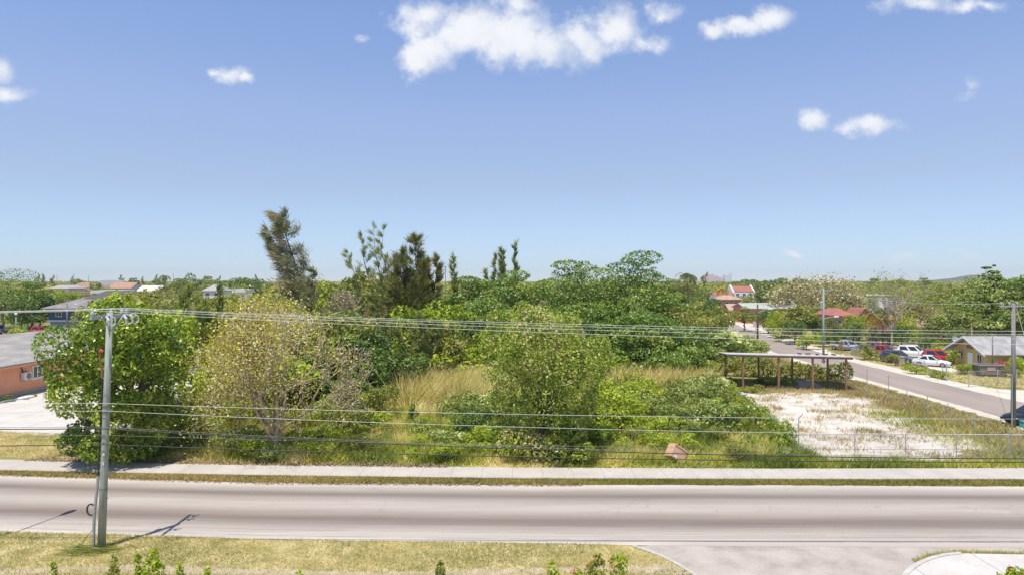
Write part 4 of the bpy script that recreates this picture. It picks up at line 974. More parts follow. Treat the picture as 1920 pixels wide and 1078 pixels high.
for z in (2.6, 5.9, 6.15): mb.tube([pt(z - .03), pt(z + .03)], .165, 12)
mb.build('strap', M['cable_grey'], up)
mb = MB()
for z, a in ((7.6, .5), (5.1, 3.2), (4.5, 3.4), (3.2, 3.1), (2.2, .2)):
    p = pt(z); mb.tube([p + (math.cos(a) * .15, math.sin(a) * .15 - .05, 0), p + (math.cos(a) * .22, math.sin(a) * .22 - .05, 0)], .025, 6)
mb.build('bolt', M['rust'], up)
for z, ww in ((4.1, .1), (3.7, .07)):
    p = pt(z); MB().box((p[0] + .03, p[1] - .152, z), (ww, .012, .13)).build('number_tag', M['alu'], up)

def catenary(p0, p1, sag, n=24):
    p0, p1 = np.array(p0), np.array(p1)
    return [p0 + (p1 - p0) * t - np.array((0, 0, 4 * sag * t * (1 - t))) for t in np.linspace(0, 1, n)]
tip = np.array((PX + a0[0], PY + a0[1], 10.3))
def wire(label, y, z, zR, sagR, zL, sagL, rad, mat, name='power_line', zs=None):
    A = np.array((PX + pt(z)[0], PY + y, z)); mb = MB()
    mb.tube(catenary((A[0] - 44, A[1] - .4, zL), A, sagL, 20)[:-1] + catenary(A, (A[0] + 70, A[1] - .1, zR), sagR, 36), rad, 5)
    return tag(mb.build(name, M[mat]), label, 'wire')
wire('bare pale power line on the near end of the wooden pole crossarm', WY[0] + a0[1], 10.29, 9.1, .75, 10.25, .3, .0085, 'alu')
wire('bare pale power line on the insulator above the wooden pole top', WY[1] + a0[1], 10.29, 9.25, .7, 10.2, .3, .0085, 'alu')
wire('bare pale power line on the second far insulator of the wooden pole', WY[2] + a0[1], 10.29, 9.4, .65, 10.2, .3, .0085, 'alu')
wire('bare pale power line on the farthest insulator of the wooden pole', WY[3] + a0[1], 10.29, 9.55, .62, 10.2, .3, .0085, 'alu')
wire('grey cable passing the wooden pole at mid height, upper of two', -.18, 6.30, 6.1, .55, 6.7, .15, .0085, 'alu')
wire('grey cable passing the wooden pole at mid height, lower of two', -.18, 5.98, 5.5, .75, 6.1, .25, .0085, 'alu')
wire('thick black telephone cable on the wooden pole, with lashed strand', -.2, 5.22, 4.55, .9, 5.5, .12, .022, 'cable')
wire('lashed grey support strand just above the black telephone cable', -.2, 5.30, 4.62, .9, 5.57, .12, .009, 'cable_grey', 'support_strand')
wire('lowest black cable on the wooden utility pole', -.2, 4.55, 4.25, .58, 4.72, .2, .019, 'cable')
wire('thin grey drop line between the two black cables', -.2, 4.95, 4.75, .5, 5.0, .2, .008, 'cable_grey')

def street_lamp(label, base, hgt, armv, pole_r, mat, hd=.7, z_arm=None):
    t = empty('street_lamp', base, 0, label, 'street lamp'); a = np.array(armv, float); z_arm = z_arm or hgt
    MB().tube([(0, 0, -.05), (0, 0, hgt)], [pole_r, pole_r * .75], 9).build('pole', mat, t, smooth=True)
    s = np.array((0, 0, z_arm - .1)); e = s + a
    MB().tube([s, s + a * .35 + (0, 0, .12), s + a * .7 + (0, 0, .12), e], [.05, .045, .04, .035], 7).build('arm', M['galv'], t)
    d = np.array((a[0], a[1], 0)); d /= np.linalg.norm(d); sd = np.array((-d[1], d[0], 0)); rings = []
    for u, w_, h_ in ((-.08, .05, .05), (.1, .11, .08), (.45, .15, .1), (.75, .11, .07), (.85, .03, .03)):
        c = e + d * u * hd; rings.append([c + sd * w_ * math.cos(q_) * hd * 1.3 + np.array((0, 0, h_ * math.sin(q_) * (1 if math.sin(q_) > 0 else .5))) for q_ in np.linspace(0, 6.283, 11)[:-1]])
    hd_ = MB().loft(rings).build('lamp_head', M['white'], t, smooth=True)
    MB().box(e + d * hd * .4 + (0, 0, -.05), (.2, .2, .05)).build('lens', M['lamp'], hd_)
    return t
street_lamp('street lamp with grey head reaching over the road beside the near verge', (-23.6, 29.7, 0), 5.75, (.55, 2.2, .35), .085, M['galv'], .95)
def small_pole(label, px, base_y, top_y, Y, r0, mat, arm=0.0, arm_dir=(1, 0), name='utility_pole', ins=3, loc=None):
    x = (px - 960) / F * Y; hh = H - (top_y - HY) / F * Y
    t = empty(name, (x, Y, 0), 0, label, 'utility pole'); MB().tube([(0, 0, -.05), (0, 0, hh)], [r0, r0 * .72], 9).build('pole', mat, t, smooth=True)
    if arm:
        d = np.array((*arm_dir, 0.)); MB().beam(np.array((0, 0, hh - .25)) - d * arm / 2, np.array((0, 0, hh - .25)) + d * arm / 2, .1, .13).build('crossarm', M['galv'], t)
        for i in range(ins):
            k = (i / (ins - 1) - .5) * .94; MB().tube([d * arm * k + (0, 0, hh - .18), d * arm * k + (0, 0, hh - .02), d * arm * k + (0, 0, hh + .1)], [.04, .08, .05], 7).build('insulator', M['porcelain'], t)
    return t, x, hh
gp_, gx, gh = small_pole('green treated utility pole with lamp and transformer beside the side street', 1544, 0, 541, 96, .17, M['pole_green'], 2.4)
MB().tube([(-.32, -.05, gh - 2.9), (-.32, -.05, gh - 2.8), (-.32, -.05, gh - 1.9), (-.32, -.05, gh - 1.8)], [.1, .2, .2, .08], 10).build('transformer', M['galv'], gp_)
MB().tube([(0, 0, H - (598 - HY) / F * 96), (.9, -.1, H - (594 - HY) / F * 96), (1.5, -.1, H - (593.5 - HY) / F * 96)], .045, 6).build('arm', M['galv'], gp_)
MB().tube([(1.4, -.1, H - (594 - HY) / F * 96), (1.6, -.1, H - (593.5 - HY) / F * 96), (2.0, -.1, H - (593.5 - HY) / F * 96), (2.15, -.1, H - (594 - HY) / F * 96)], [.06, .14, .14, .05], 8).build('lamp_head', M['white'], gp_)
bp_, bx_, bh_ = small_pole('dark brown wooden pole with curved lamp arm at the street bend', 1420.5, 0, 570, 131, .2, M['pole_brown'])
MB().tube([(.1, 0, bh_ - 1.75), (1.1, 0, bh_ - 1.1), (2.1, 0, bh_ - .95)], .06, 6).build('arm', M['galv'], bp_)
MB().tube([(2.0, 0, bh_ - .97), (2.3, 0, bh_ - .92), (2.8, 0, bh_ - .93), (2.95, 0, bh_ - .97)], [.07, .17, .15, .05], 8).build('lamp_head', M['white'], bp_)
rp_, rx_, rh_ = small_pole('grey wooden utility pole with crossarm beside the black car', 1900, 0, 568, 53.9, .19, M['pole_grey'], 2.6, (.96, .27), ins=4)
MB().tube([(-.2, -.13, -.02), (-.19, -.12, 4.2)], .05, 8).build('conduit', M['pole_green'], rp_)
mb = MB(); mb.tube([(.25, 0, rh_ - .4), (1.2, -.3, rh_ - 4.5)], .02, 5); mb.build('guy_wire', M['alu'], rp_)
small_pole('slim grey pole in the car yard before the yellow bungalow', 1861, 0, 626, 86, .09, M['pole_grey'])
small_pole('tan wooden post behind the yellow bungalow roof', 1822, 0, 612, 104, .13, M['timber'])
small_pole('small crossarm pole by the tan roofed house', 1334, 0, 552, 190, .17, M['pole_grey'], 2.6)
lp_, lx_, lh_ = small_pole('dark pole with lamp arm in front of the blue house', 126, 0, 563, 148, .2, M['pole_grey'])
MB().tube([(.1, 0, lh_ - 1.4), (.8, 0, lh_ - .9), (1.6, 0, lh_ - .85)], .05, 6).build('arm', M['galv'], lp_)
MB().tube([(1.5, 0, lh_ - .87), (1.8, 0, lh_ - .8), (2.2, 0, lh_ - .85)], [.06, .16, .05], 8).build('lamp_head', M['white'], lp_)
lp_, lx_, lh_ = small_pole('pale lamp post among the parked cars behind the salmon house', 30, 0, 590, 138, .13, M['galv'], name='lamp_post')
MB().tube([(0, 0, lh_), (0, 0, lh_ + .12), (0, 0, lh_ + .35), (0, 0, lh_ + .45)], [.1, .3, .24, .08], 9).build('lamp_head', M['white'], lp_)
def line2(label, a, b_, sag, rad=.012, mat='alu'):
    tag(MB().tube(catenary(a, b_, sag, 20), rad, 4).build('power_line', M[mat]), label, 'wire')
R0 = (rx_, 53.9, 0)
for i, (k, nm) in enumerate(((-.47, 'first'), (.0, 'middle'), (.47, 'last'))):
    pass
line2('thin power line from the grey pole to the green pole, upper', (rx_ - .9, 53.7, rh_), (gx + 1.1, 96, gh), .8)
line2('thin power line from the grey pole to the green pole, lower', (rx_, 53.9, rh_ - 2.6), (gx, 96, gh - 3.2), 1.0, .016, 'cable_grey')
line2('thin power line from the green pole to the brown lamp pole', (gx, 96, gh), (bx_, 131, bh_), .6)
line2('service line from the slim yard pole to the grey utility pole', (rx_, 53.9, rh_ - 3.4), ((1861 - 960) / F * 86, 86, 4.7), .5)
# ================================================================== timber shelter
sh = empty('open_shelter', (0, 0, 0), 0, 'open timber shelter with flat sheet roof beside the white rubble lot', 'shelter')
fl, fr, bl, brr = np.array((23.4, 73.6)), np.array((35.0, 70.7)), np.array((24.6, 80.2)), np.array((36.4, 77.3))
zf, zb = 3.72, 3.14
def bil(u, v_): return (fl * (1 - u) + fr * u) * (1 - v_) + (bl * (1 - u) + brr * u) * v_
P4 = [(*bil(u, v_), (zf if v_ < .5 else zb)) for u, v_ in ((-.03, -.05), (1.05, -.05), (1.05, 1.05), (-.03, 1.05))]
MB().add([*P4, *[(p[0], p[1], p[2] - .07) for p in P4]], [(0, 1, 2, 3), (7, 6, 5, 4), (0, 4, 5, 1), (1, 5, 6, 2), (2, 6, 7, 3), (3, 7, 4, 0)]).build('roof', M['roof_metal'], sh)
MB().beam((*bil(-.02, -.035), zf - .19), (*bil(1.02, -.035), zf - .19), .07, .2).beam((*bil(-.02, 1.03), zb - .19), (*bil(1.02, 1.03), zb - .19), .07, .2).build('fascia', M['timber'], sh)
for u in np.linspace(.0, 1.0, 8): MB().beam((*bil(u, 0), zf - .16), (*bil(u, 1), zb - .16), .06, .14).build('rafter', M['timber'], sh)
for u, v_, in ((.12, 0), (.42, 0), (.70, 0), (.97, 0), (.04, 1), (.34, 1), (.64, 1), (.95, 1)):
    p = bil(u, v_); MB().box((p[0], p[1], (zf if v_ == 0 else zb) / 2 - .12), (.17, .17, (zf if v_ == 0 else zb) - .2)).build('post', M['timber'], sh)
p = bil(1, .0); MB().beam((p[0], p[1], .9), (p[0] + 1.1, p[1] - .2, .05), .06, .12).build('brace', M['timber'], sh)
tb = MB(); g = np.random.default_rng(4)
for i in range(5):
    u = .62 + i * .07; p = bil(u, .12 + g.uniform(0, .12)); tb.box((p[0], p[1], zf + .01), (.55, .3, .1), g.uniform(0, 3))
tag(tb.build('roof_debris', M['bark_dark']), 'scraps of dark debris lying on the shelter roof', 'debris')
# sand mound under the roof
n = 20; rings = []
for rr, zz in ((1, 0), (.85, .22), (.62, .5), (.35, .72), (.05, .8)):
    rings.append([(31.2 + 3.0 * rr * math.cos(6.283 * i / n) * (1 + .1 * math.sin(i * 2.3)), 74.9 + 1.8 * rr * math.sin(6.283 * i / n) * (1 + .1 * math.cos(i * 1.7)), zz - .02) for i in range(n)])
tag(MB().loft(rings).build('sand_mound', pm('grey_sand', (.36, .34, .31), (.28, .265, .24), 3, .95, bump=.3), smooth=True), 'low grey sand mound under the shelter roof', 'sand mound')

# ================================================================== fences
m, nt, b, out = new_mat('chain_link_mesh'); M['mesh'] = m
tc = nt.nodes.new('ShaderNodeTexCoord'); sx = nt.nodes.new('ShaderNodeSeparateXYZ'); nt.links.new(tc.outputs['Object'], sx.inputs[0])
hz = math_(nt, 'ADD', sx.outputs[0], sx.outputs[1])
d1 = math_(nt, 'LESS_THAN', math_(nt, 'FRACT', math_(nt, 'DIVIDE', math_(nt, 'ADD', hz, sx.outputs[2]), .075)), .075)
d2 = math_(nt, 'LESS_THAN', math_(nt, 'FRACT', math_(nt, 'DIVIDE', math_(nt, 'SUBTRACT', hz, sx.outputs[2]), .075)), .075)
al = math_(nt, 'MAXIMUM', d1, d2); b.inputs['Base Color'].default_value = (.34, .34, .34, 1); b.inputs['Roughness'].default_value = .5
tr = nt.nodes.new('ShaderNodeBsdfTransparent'); ms = nt.nodes.new('ShaderNodeMixShader'); nt.links.new(al, ms.inputs[0]); nt.links.new(tr.outputs[0], ms.inputs[1]); nt.links.new(b.outputs[0], ms.inputs[2]); nt.links.new(ms.outputs[0], out.inputs[0])
def fence(label, pts, hgt, rad=.032, arm=None, rail=True, mesh=True, extra=None):
    t = empty('wire_fence', (0, 0, 0), 0, label, 'fence')
    for i, p in enumerate(pts):
        hh = hgt if extra is None else extra[i]; mb = MB(); mb.tube([(p[0], p[1], -.05), (p[0], p[1], hh)], rad, 7)
        if arm: mb.tube([(p[0], p[1], hh), (p[0] + arm[0], p[1] + arm[1], hh + .32)], rad * .8, 5)
        mb.build('post', M['galv'], t)
    if mesh:
        mb = MB()
        for a, c in zip(pts[:-1], pts[1:]): mb.add([(a[0], a[1], .03), (c[0], c[1], .03), (c[0], c[1], hgt - .03), (a[0], a[1], hgt - .03)], [(0, 1, 2, 3)])
        mb.build('wire_mesh', M['mesh'], t)
    if rail:
        mb = MB()
        for a, c in zip(pts[:-1], pts[1:]): mb.tube([(a[0], a[1], hgt), (c[0], c[1], hgt)], .022, 5)
        mb.build('top_rail', M['galv'], t)
    return t
fence('wire fence with angled post tops between the pavement and the rubble lot', [(18.65, 44.4), (22.3, 44.4), (25.6, 44.4), (28.9, 44.4), (32.3, 44.4), (36, 44.4)], 1.55, .035, (.2, -.15), extra=[2.6, 1.55, 1.55, 1.55, 1.55, 1.55])
fence('row of bare steel fence posts along the grass beside the side street', [(35.1, 67.5), (35.3, 64), (35.3, 61), (35.3, 58), (34.8, 54.5), (34.6, 51)], 1.7, .035, None, False, False, [2.75, 2.7, 1.7, 1.75, 1.75, 1.7])
fence('short wire fence panel on posts before the yellow bungalow', [(49.7, 74.3), (53.5, 75.2), (56.2, 76)], 1.7, .05, None, True)
fence('old wire fence in front of the parked cars', [(52.0, 86), (52.3, 90), (52.6, 94), (53.0, 98), (53.4, 102), (53.8, 107)], 1.5, .04, None, True)
fence('wire fence overgrown by vines between meadow and rubble lot', [(18.8, 45.6), (19.2, 50), (19.7, 54.5), (20.2, 59), (20.8, 64), (21.4, 69)], 1.5, .035, None, True)
gt = empty('wire_gate', (50.1, 78.7, 0), .5, 'open wire gate leaf standing at the yard entrance', 'gate')
MB().tube([(0, 0, -.05), (0, 0, 2.1)], .06, 8).build('post', M['galv'], gt)
MB().tube([(.08, 0, .2), (1.3, 1.2, .2), (1.3, 1.2, 1.8), (.08, 0, 1.8), (.08, 0, .2)], .035, 6).build('gate_frame', M['galv'], gt)
MB().add([(.1, .02, .22), (1.28, 1.18, .22), (1.28, 1.18, 1.78), (.1, .02, 1.78)], [(0, 1, 2, 3)]).build('wire_mesh', M['mesh'], gt)
fp = empty('fence_post', (-28.3, 44.9, 0), 0, 'lone thin steel post at the edge of the left green tree'.replace('left ', 'glossy '), 'post')
MB().tube([(0, 0, -.05), (0, 0, 2.2)], .03, 7).build('post', M['pole_grey'], fp); MB().tube([(0, 0, 2.2), (0, 0, 2.25)], .045, 7).build('cap', M['pole_grey'], fp)
# low stone wall in pieces by the cars
t = empty('stone_wall', (0, 0, 0), 0, 'broken low stone wall along the front of the car yard', 'wall')
for (x_, y_, l_, h_, a_) in ((52.9, 104.5, 3.4, 1.1, 1.62), (52.3, 87.6, 3.0, .9, 1.6), (51.3, 82.6, 2.4, .8, 1.6)):
    MB().box((x_, y_, h_ / 2), (l_, .32, h_), a_).build('wall_section', M['stone'], t)
tp = empty('stone_pillar', (52.6, 92.4, 0), .05, 'square tan stone pillar at the car yard entrance', 'pillar')
MB().box((0, 0, .62), (.75, .6, 1.25)).build('shaft', M['stone'], tp); MB().box((0, 0, 1.29), (.86, .7, .09)).build('cap', M['concrete'], tp)
tw = empty('timber_fence', (0, 0, 0), 0, 'short brown board fence below the street trees', 'fence')
for i in range(9): MB().box((54.2 + .28 * i, 113 + .05 * i, .75), (.2, .05, 1.5 + .1 * math.sin(i * 2.1))).build('board', M['timber'], tw)
MB().box((55.3, 113.26, 1.1), (2.6, .06, .1)).build('rail', M['timber'], tw)

# ================================================================== fallen cabinet, dumpster, oddments
cb = empty('discarded_cabinet', (10.25, 43.35, .12), R(24), 'tan box cabinet dumped on its corner in the grass', 'cabinet')
cb.rotation_euler = (R(-14), R(34), R(18))
MB().box((0, 0, .5), (1.15, .7, .9), 0, .94).build('body', M['cabinet'], cb, bevel=.03)
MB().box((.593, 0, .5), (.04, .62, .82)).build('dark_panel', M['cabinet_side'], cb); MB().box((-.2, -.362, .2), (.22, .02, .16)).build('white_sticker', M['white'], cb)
MB().box((0, -.365, .86), (1.1, .03, .06)).build('rim', M['cabinet'], cb)
dm = empty('dumpster', (57.8, 82.9, 0), R(-8), 'open rusty grey green dumpster on the grass before the yellow bungalow', 'dumpster')
ou = [(-1.15, .25), (1.15, .25), (1.4, 1.35), (-1.4, 1.35)]
mb = MB()
for yy_, d_ in ((-.75, .06), (.75, -.06)): mb.extrude(ou, 'y', yy_, yy_ + d_)
for sx_ in (-1, 1): mb.add([(sx_ * 1.15, -.75, .25), (sx_ * 1.15, .75, .25), (sx_ * 1.4, .75, 1.35), (sx_ * 1.4, -.75, 1.35), (sx_ * 1.09, -.69, .25), (sx_ * 1.09, .69, .25), (sx_ * 1.34, .69, 1.35), (sx_ * 1.34, -.69, 1.35)], [(0, 1, 2, 3), (7, 6, 5, 4), (3, 2, 6, 7), (0, 3, 7, 4), (1, 5, 6, 2)])
mb.box((0, 0, .27), (2.2, 1.4, .06)).build('bin_body', M['dumpster'], dm)
mb = MB(); z = 1.38
for a, c in (((-1.45, -.8), (1.45, -.8)), ((-1.45, .8), (1.45, .8)), ((-1.45, -.8), (-1.45, .8)), ((1.45, -.8), (1.45, .8))): mb.beam((*a, z), (*c, z), .1, .08)
mb.build('rim', M['galv'], dm)
for sx_ in (-.9, .9):
    for sy_ in (-.6, .6): MB().tube([(sx_ - .05, sy_, .12), (sx_ + .05, sy_, .12)], .12, 10).build('wheel', M['rubber'], dm)
for sx_ in (-.6, .6): MB().box((sx_, -.79, .8), (.1, .06, 1.0)).build('rib', M['dumpster'], dm)
MB().box((0, -.775, .95), (.9, .03, .4)).build('faded_panel', M['roof_tan'], dm)
tm = empty('meter_box', (40.15, 53.5, 0), .2, 'teal utility box at the foot of the grey utility pole', 'box')
MB().box((0, 0, .27), (.55, .4, .5)).build('box_body', M['teal'], tm, bevel=.03); MB().box((0, 0, .545), (.6, .45, .06)).build('lid', M['teal'], tm)
sg = empty('yard_sign', ((1417 - 960) / F * 150, 150, 0), 0, 'small faded pink sign board beside the street bend', 'sign')
MB().tube([(0, 0, 0), (0, 0, 2.2)], .06, 6).build('post', M['galv'], sg); MB().box((0, -.1, 2.1), (1.3, .06, 1.2)).build('board', M['pinkhotel'], sg)
# cut palm fronds at the foot of the pole
r = np.random.default_rng(8); n = 260; a = r.uniform(2.6, 4.6, n); ln = r.uniform(.3, 1.25, n)
B = np.stack([PX + .1 + r.normal(size=n) * .45, PY - .15 + r.normal(size=n) * .25, np.full(n, .07)], 1)
D = unit(np.stack([np.cos(a) + .1, np.sin(a) * .5, r.uniform(.03, .22, n)], 1))
tag(polys('cut_fronds', strip_quads(B, D, ln, np.full(n, .035), r), r.random(n) * .8 + .2, L_['palm']), 'cut green fronds lying at the foot of the wooden pole', 'fronds', kind='stuff')

# ================================================================== vehicles
def car(label, loc, heading, pmat, kind='sedan', name='parked_car', s=1.0, cat='car'):
    """x forward; lofted body, tapered greenhouse, glazing, wheels, lamps"""
    t = empty(name, loc, heading, label, cat); t.scale = (s, s, s)
    P = dict(
        sedan=dict(L=4.5, W=1.75, st=[(-2.25, .5, .72, .9), (-2.1, .28, .92, .98), (-1.35, .24, .98, 1), (0, .22, .92, 1), (.95, .24, .9, 1), (1.7, .28, .78, .97), (2.15, .34, .66, .9), (2.27, .45, .56, .78)], cab=[(-1.75, .95), (-.95, 1.4), (.1, 1.44), (1.0, .9)], wb=1.35, wr=.32),
        suv=dict(L=4.5, W=1.85, st=[(-2.25, .5, .9, .92), (-2.2, .34, 1.05, .98), (-1.3, .3, 1.06, 1), (0, .3, 1.04, 1), (.9, .32, 1.04, 1), (1.8, .36, .94, .98), (2.2, .42, .8, .92), (2.28, .5, .7, .8)], cab=[(-2.2, 1.04), (-1.95, 1.66), (.15, 1.7), (.98, 1.03)], wb=1.4, wr=.37),
        pickup=dict(L=5.2, W=1.9, st=[(-2.6, .55, .92, .95), (-2.55, .42, 1.0, .99), (-1.2, .4, 1.0, 1), (0, .4, 1.02, 1), (1.2, .42, 1.05, 1), (2.2, .45, .98, .98), (2.55, .5, .86, .94), (2.62, .56, .78, .86)], cab=[(-.85, 1.0), (-.72, 1.72), (.5, 1.74), (1.25, 1.04)], wb=1.65, wr=.4),
        van=dict(L=5.0, W=1.95, st=[(-2.5, .5, 1.1, .97), (-2.45, .34, 1.15, .99), (-1.2, .32, 1.15, 1), (0, .32, 1.15, 1), (1.3, .34, 1.12, 1), (2.1, .36, 1.0, .98), (2.45, .42, .85, .94), (2.5, .5, .78, .88)], cab=[(-2.45, 1.13), (-2.35, 2.0), (1.1, 2.02), (1.95, 1.05)], wb=1.55, wr=.35))[kind]
    hw = P['W'] / 2; rings = []
    for x, zb_, zt, kx in P['st']:
        w1 = hw * kx; zm = zb_ + (zt - zb_) * .55
        half = [(w1 * .9, zb_), (w1 * .985, zb_ + .08), (w1, zm), (w1 * .965, zt - .09), (w1 * .86, zt - .01), (w1 * .4, zt + .02)]
        rings.append([(x, y_, z_) for y_, z_ in half] + [(x, -y_, z_) for y_, z_ in half[::-1]])
    MB().loft(rings).build('body', pmat, t, smooth=True, bevel=0)
    c = P['cab']; zt = max(c[1][1], c[2][1])
    def cab_ring(x, z, f): return (x, hw * f, z), (x, -hw * f, z)
    # greenhouse: pillars and roof in paint
    bl_, br_ = cab_ring(c[0][0], c[0][1], .93); tl_, tr_ = cab_ring(c[1][0], c[1][1], .74); ul, ur = cab_ring(c[2][0], c[2][1], .74); fl_, fr_ = cab_ring(c[3][0], c[3][1], .92)
    MB().add([tl_, tr_, ur, ul, *[(p[0], p[1] * .9, p[2] + .05) for p in (tl_, tr_, ur, ul)], bl_, br_, fr_, fl_],
             [(4, 5, 6, 7), (0, 4, 7, 3), (1, 2, 6, 5), (3, 7, 6, 2), (0, 1, 5, 4), (0, 1, 9, 8), (2, 3, 11, 10), (0, 3, 11, 8), (1, 9, 10, 2)]).build('cabin', pmat, t)
    def pane(name, q, k=.86, off=.012):
        q = [np.array(p) for p in q]; ce = sum(q) / 4; nrm = np.cross(q[1] - q[0], q[2] - q[0]); nrm /= np.linalg.norm(nrm)
        if np.dot(nrm, ce - np.array((-.3, 0, 1.1))) < 0: nrm = -nrm
        v_ = [ce + (p - ce) * k for p in q]; MB().add([*[p + nrm * off for p in v_], *[p - nrm * .01 for p in v_]], [(0, 1, 2, 3), (7, 6, 5, 4), (0, 4, 5, 1), (1, 5, 6, 2), (2, 6, 7, 3), (3, 7, 4, 0)]).build(name, M['glass'], t)
    lerp = lambda a, b_, u: tuple(np.array(a) * (1 - u) + np.array(b_) * u)
    pane('windshield', (ul, ur, fr_, fl_), .88); pane('rear_window', (tl_, tr_, br_, bl_), .84)
    for A, B_, C, D_ in ((tl_, ul, fl_, bl_), (tr_, ur, fr_, br_)):
        pane('side_window', (lerp(A, B_, .02), lerp(A, B_, .47), lerp(D_, C, .53), lerp(D_, C, .1)), .86); pane('side_window', (lerp(A, B_, .5), lerp(A, B_, .98), lerp(D_, C, .92), lerp(D_, C, .56)), .86)
    for sx_ in (-1, 1):
        for sy_ in (-1, 1):
            y1_ = sy_ * (hw + .02); y0_ = sy_ * (hw - .2); wr = P['wr']
            tt = MB().tube([(sx_ * P['wb'], y0_, wr), (sx_ * P['wb'], y1_ - sy_ * .03, wr), (sx_ * P['wb'], y1_, wr)], [wr, wr, wr * .9], 16).build('wheel', M['rubber'], t)
            MB().tube([(sx_ * P['wb'], y1_ - sy_ * .01, wr), (sx_ * P['wb'], y1_ + sy_ * .015, wr)], wr * .62, 12).build('rim', M['rim'], tt)
    xf, xr = P['st'][-2][0], P['st'][1][0]; zf_ = P['st'][-2][2] - .1; zr_ = P['st'][1][2] - .14
    for sy_ in (-1, 1):
        MB().box((xf + .02, sy_ * hw * .66, zf_), (.16, .36, .14), sy_ * -.25).build('headlight', M['lamp'], t)
        MB().box((xr - .05, sy_ * hw * .76, zr_), (.1, .26, .16)).build('tail_light', M['tail'], t)
        MB().box((c[3][0] - .25, sy_ * (hw + .08), c[3][1] + .1), (.12, .2, .13)).build('mirror', pmat, t)
    MB().box((xf + .1, 0, P['st'][-2][1] + .12), (.06, hw * 1.2, .16)).build('grille', M['cable'], t)
    MB().box((xr - .1, 0, P['st'][1][1] + .25), (.04, .5, .13)).build('number_plate', M['white'], t)
    if kind == 'pickup':
        MB().box((-1.72, 0, 1.025), (1.55, 1.5, .06)).build('bed', M['cable'], t)
    return t
def at(px, py): return G(px, py)
car('red pickup with open bed parked behind the stone wall', at(1655, 668), R(-55), M['p_red'], 'pickup')
car('dark grey hatchback parked just inside the wire fence', (54.6, 96.3, 0), R(-48), M['p_grey'], 'suv')
car('white hatchback parked behind the white sedan', (61.0, 103.5, 0), R(-40), M['p_white'], 'suv')
car('white sedan parked between grey hatchback and red estate', (56.9, 92.6, 0), R(-38), M['p_white'], 'sedan')
car('bright red estate car parked beside the yellow bungalow', (61.0, 97.2, 0), R(-22), M['p_red'], 'suv')
car('dull white wreck of a pickup at the far end of the car yard', (55.6, 113.5, 0), R(-60), M['p_silver'], 'pickup')
car('rusty brown car half hidden behind the red pickup', (60.5, 113.8, 0), R(-60), M['p_rust'], 'sedan')
car('blue grey car beside the red pickup', (57.2, 109.6, 0), R(-50), M['p_blue'], 'sedan')
car('black sedan turning at the mouth of the side street', (41.9, 55.0, .014), R(187), M['p_black'], 'sedan', 'moving_car')
car('white van standing at the far end of the side street', (58.6, 185, .014), R(-100), M['p_white'], 'van', 'parked_van', cat='van')
car('small white car under the trees at the far street end', (59.2, 205, .01), R(-110), M['p_white'], 'sedan')
car('pale blue van parked behind the salmon house roof', (-113.5, 149, 0), R(160), M['p_blue'], 'van', 'parked_van', cat='van')
car('black pickup parked beside the pale lamp post', (-106.5, 147.5, 0), R(20), M['p_black'], 'pickup')
car('dark red car parked beside the black pickup', (-102.4, 149, 0), R(30), M['p_red'], 'suv')
car('white car parked in front of the blue house', (-97.8, 147, 0), R(10), M['p_white'], 'sedan')

# ================================================================== trees of the vacant lot
X, h, r_ = spot(231, 550, 43.9, 214)
tree('broadleaf_tree', 'big glossy yellow green broadleaf tree just behind the tall wooden utility pole', (X, 43.9, 0), h, r_, 'glossy', skirt=12, n=60000, size=.22, seed=31, z0=.03, nc=46, cr=.235, shell=.2, base=(1.2, 1.5), trunk=.28, tv=.26, tc=.3, ry=5.0, aspect=.6, rnd=.8)
X, h, r_ = spot(505, 548, 44.5, 305)
twiggy('sparse_tree', 'wide spreading sparse tree with pale twigs and yellowish leaves', (X + .4, 44.5, 0), h, r_, 'sparse', per=7, bare=.7, tw=.019, size=.16, seed=33, depth=6, stems=8, trunk=.2, fork=.13, spread=.6, up=.07, kids=(2, 3), scatter=.5, tmid=.56, tv=.3, bark='bark_warm')
X, h, r_ = spot(1014, 562, 45.2, 244)
tree('vine_covered_tree', 'tall rounded tree smothered in yellow green vines at the middle of the lot', (X, 45.2, 0), h, r_, 'vine', skirt=14, n=44000, size=.2, seed=35, z0=.06, nc=26, cr=.33, trunk=.22, tv=.3, tc=.3, ry=4.4, rnd=.9, up=.4, fork=.2)

def cas(name, label, px, top, Y, w, leaf, **k):
    X, h, r_ = spot(px, top, Y, w); return casuarina(name, label, (X, Y, 0), h, r_, leaf, **k)
cas('casuarina', 'tallest wind bent casuarina with browned sprays', 621, 405, 75, 112, 'needle_brown', lean=(-5.6, 0), wind=(-.7, 0, .1), n=6800, seed=41, z0=.5, trunk=.2, nb=40, prof=.55, L=.75, W=.07, gap=1.3, plume=1)
cas('casuarina', 'thinner wind bent casuarina leaning away from its taller brown neighbour', 622, 430, 76, 74, 'needle_brown', lean=(-7.2, 0), wind=(-.75, 0, .1), n=4600, seed=42, z0=.5, trunk=.15, nb=30, prof=.55, L=.7, W=.07, gap=1.3, plume=1)
cas('casuarina', 'low bushy brown casuarina at the foot of the two bent ones', 580, 506, 73, 105, 'needle_brown', wind=(-.5, 0, .1), n=9000, seed=43, z0=.35, trunk=.2, nb=60, L=.7, W=.08, stems=2, plume=1)
cas('casuarina', 'thin grey green casuarina with bare reaching stems', 722, 416, 86, 115, 'needle', lean=(-1.8, 0), wind=(-.35, 0, .5), n=9000, seed=44, z0=.42, stems=5, stem_spread=.085, nb=95, L=.65, W=.06, plume=1, trunk=.17, bark='bark')
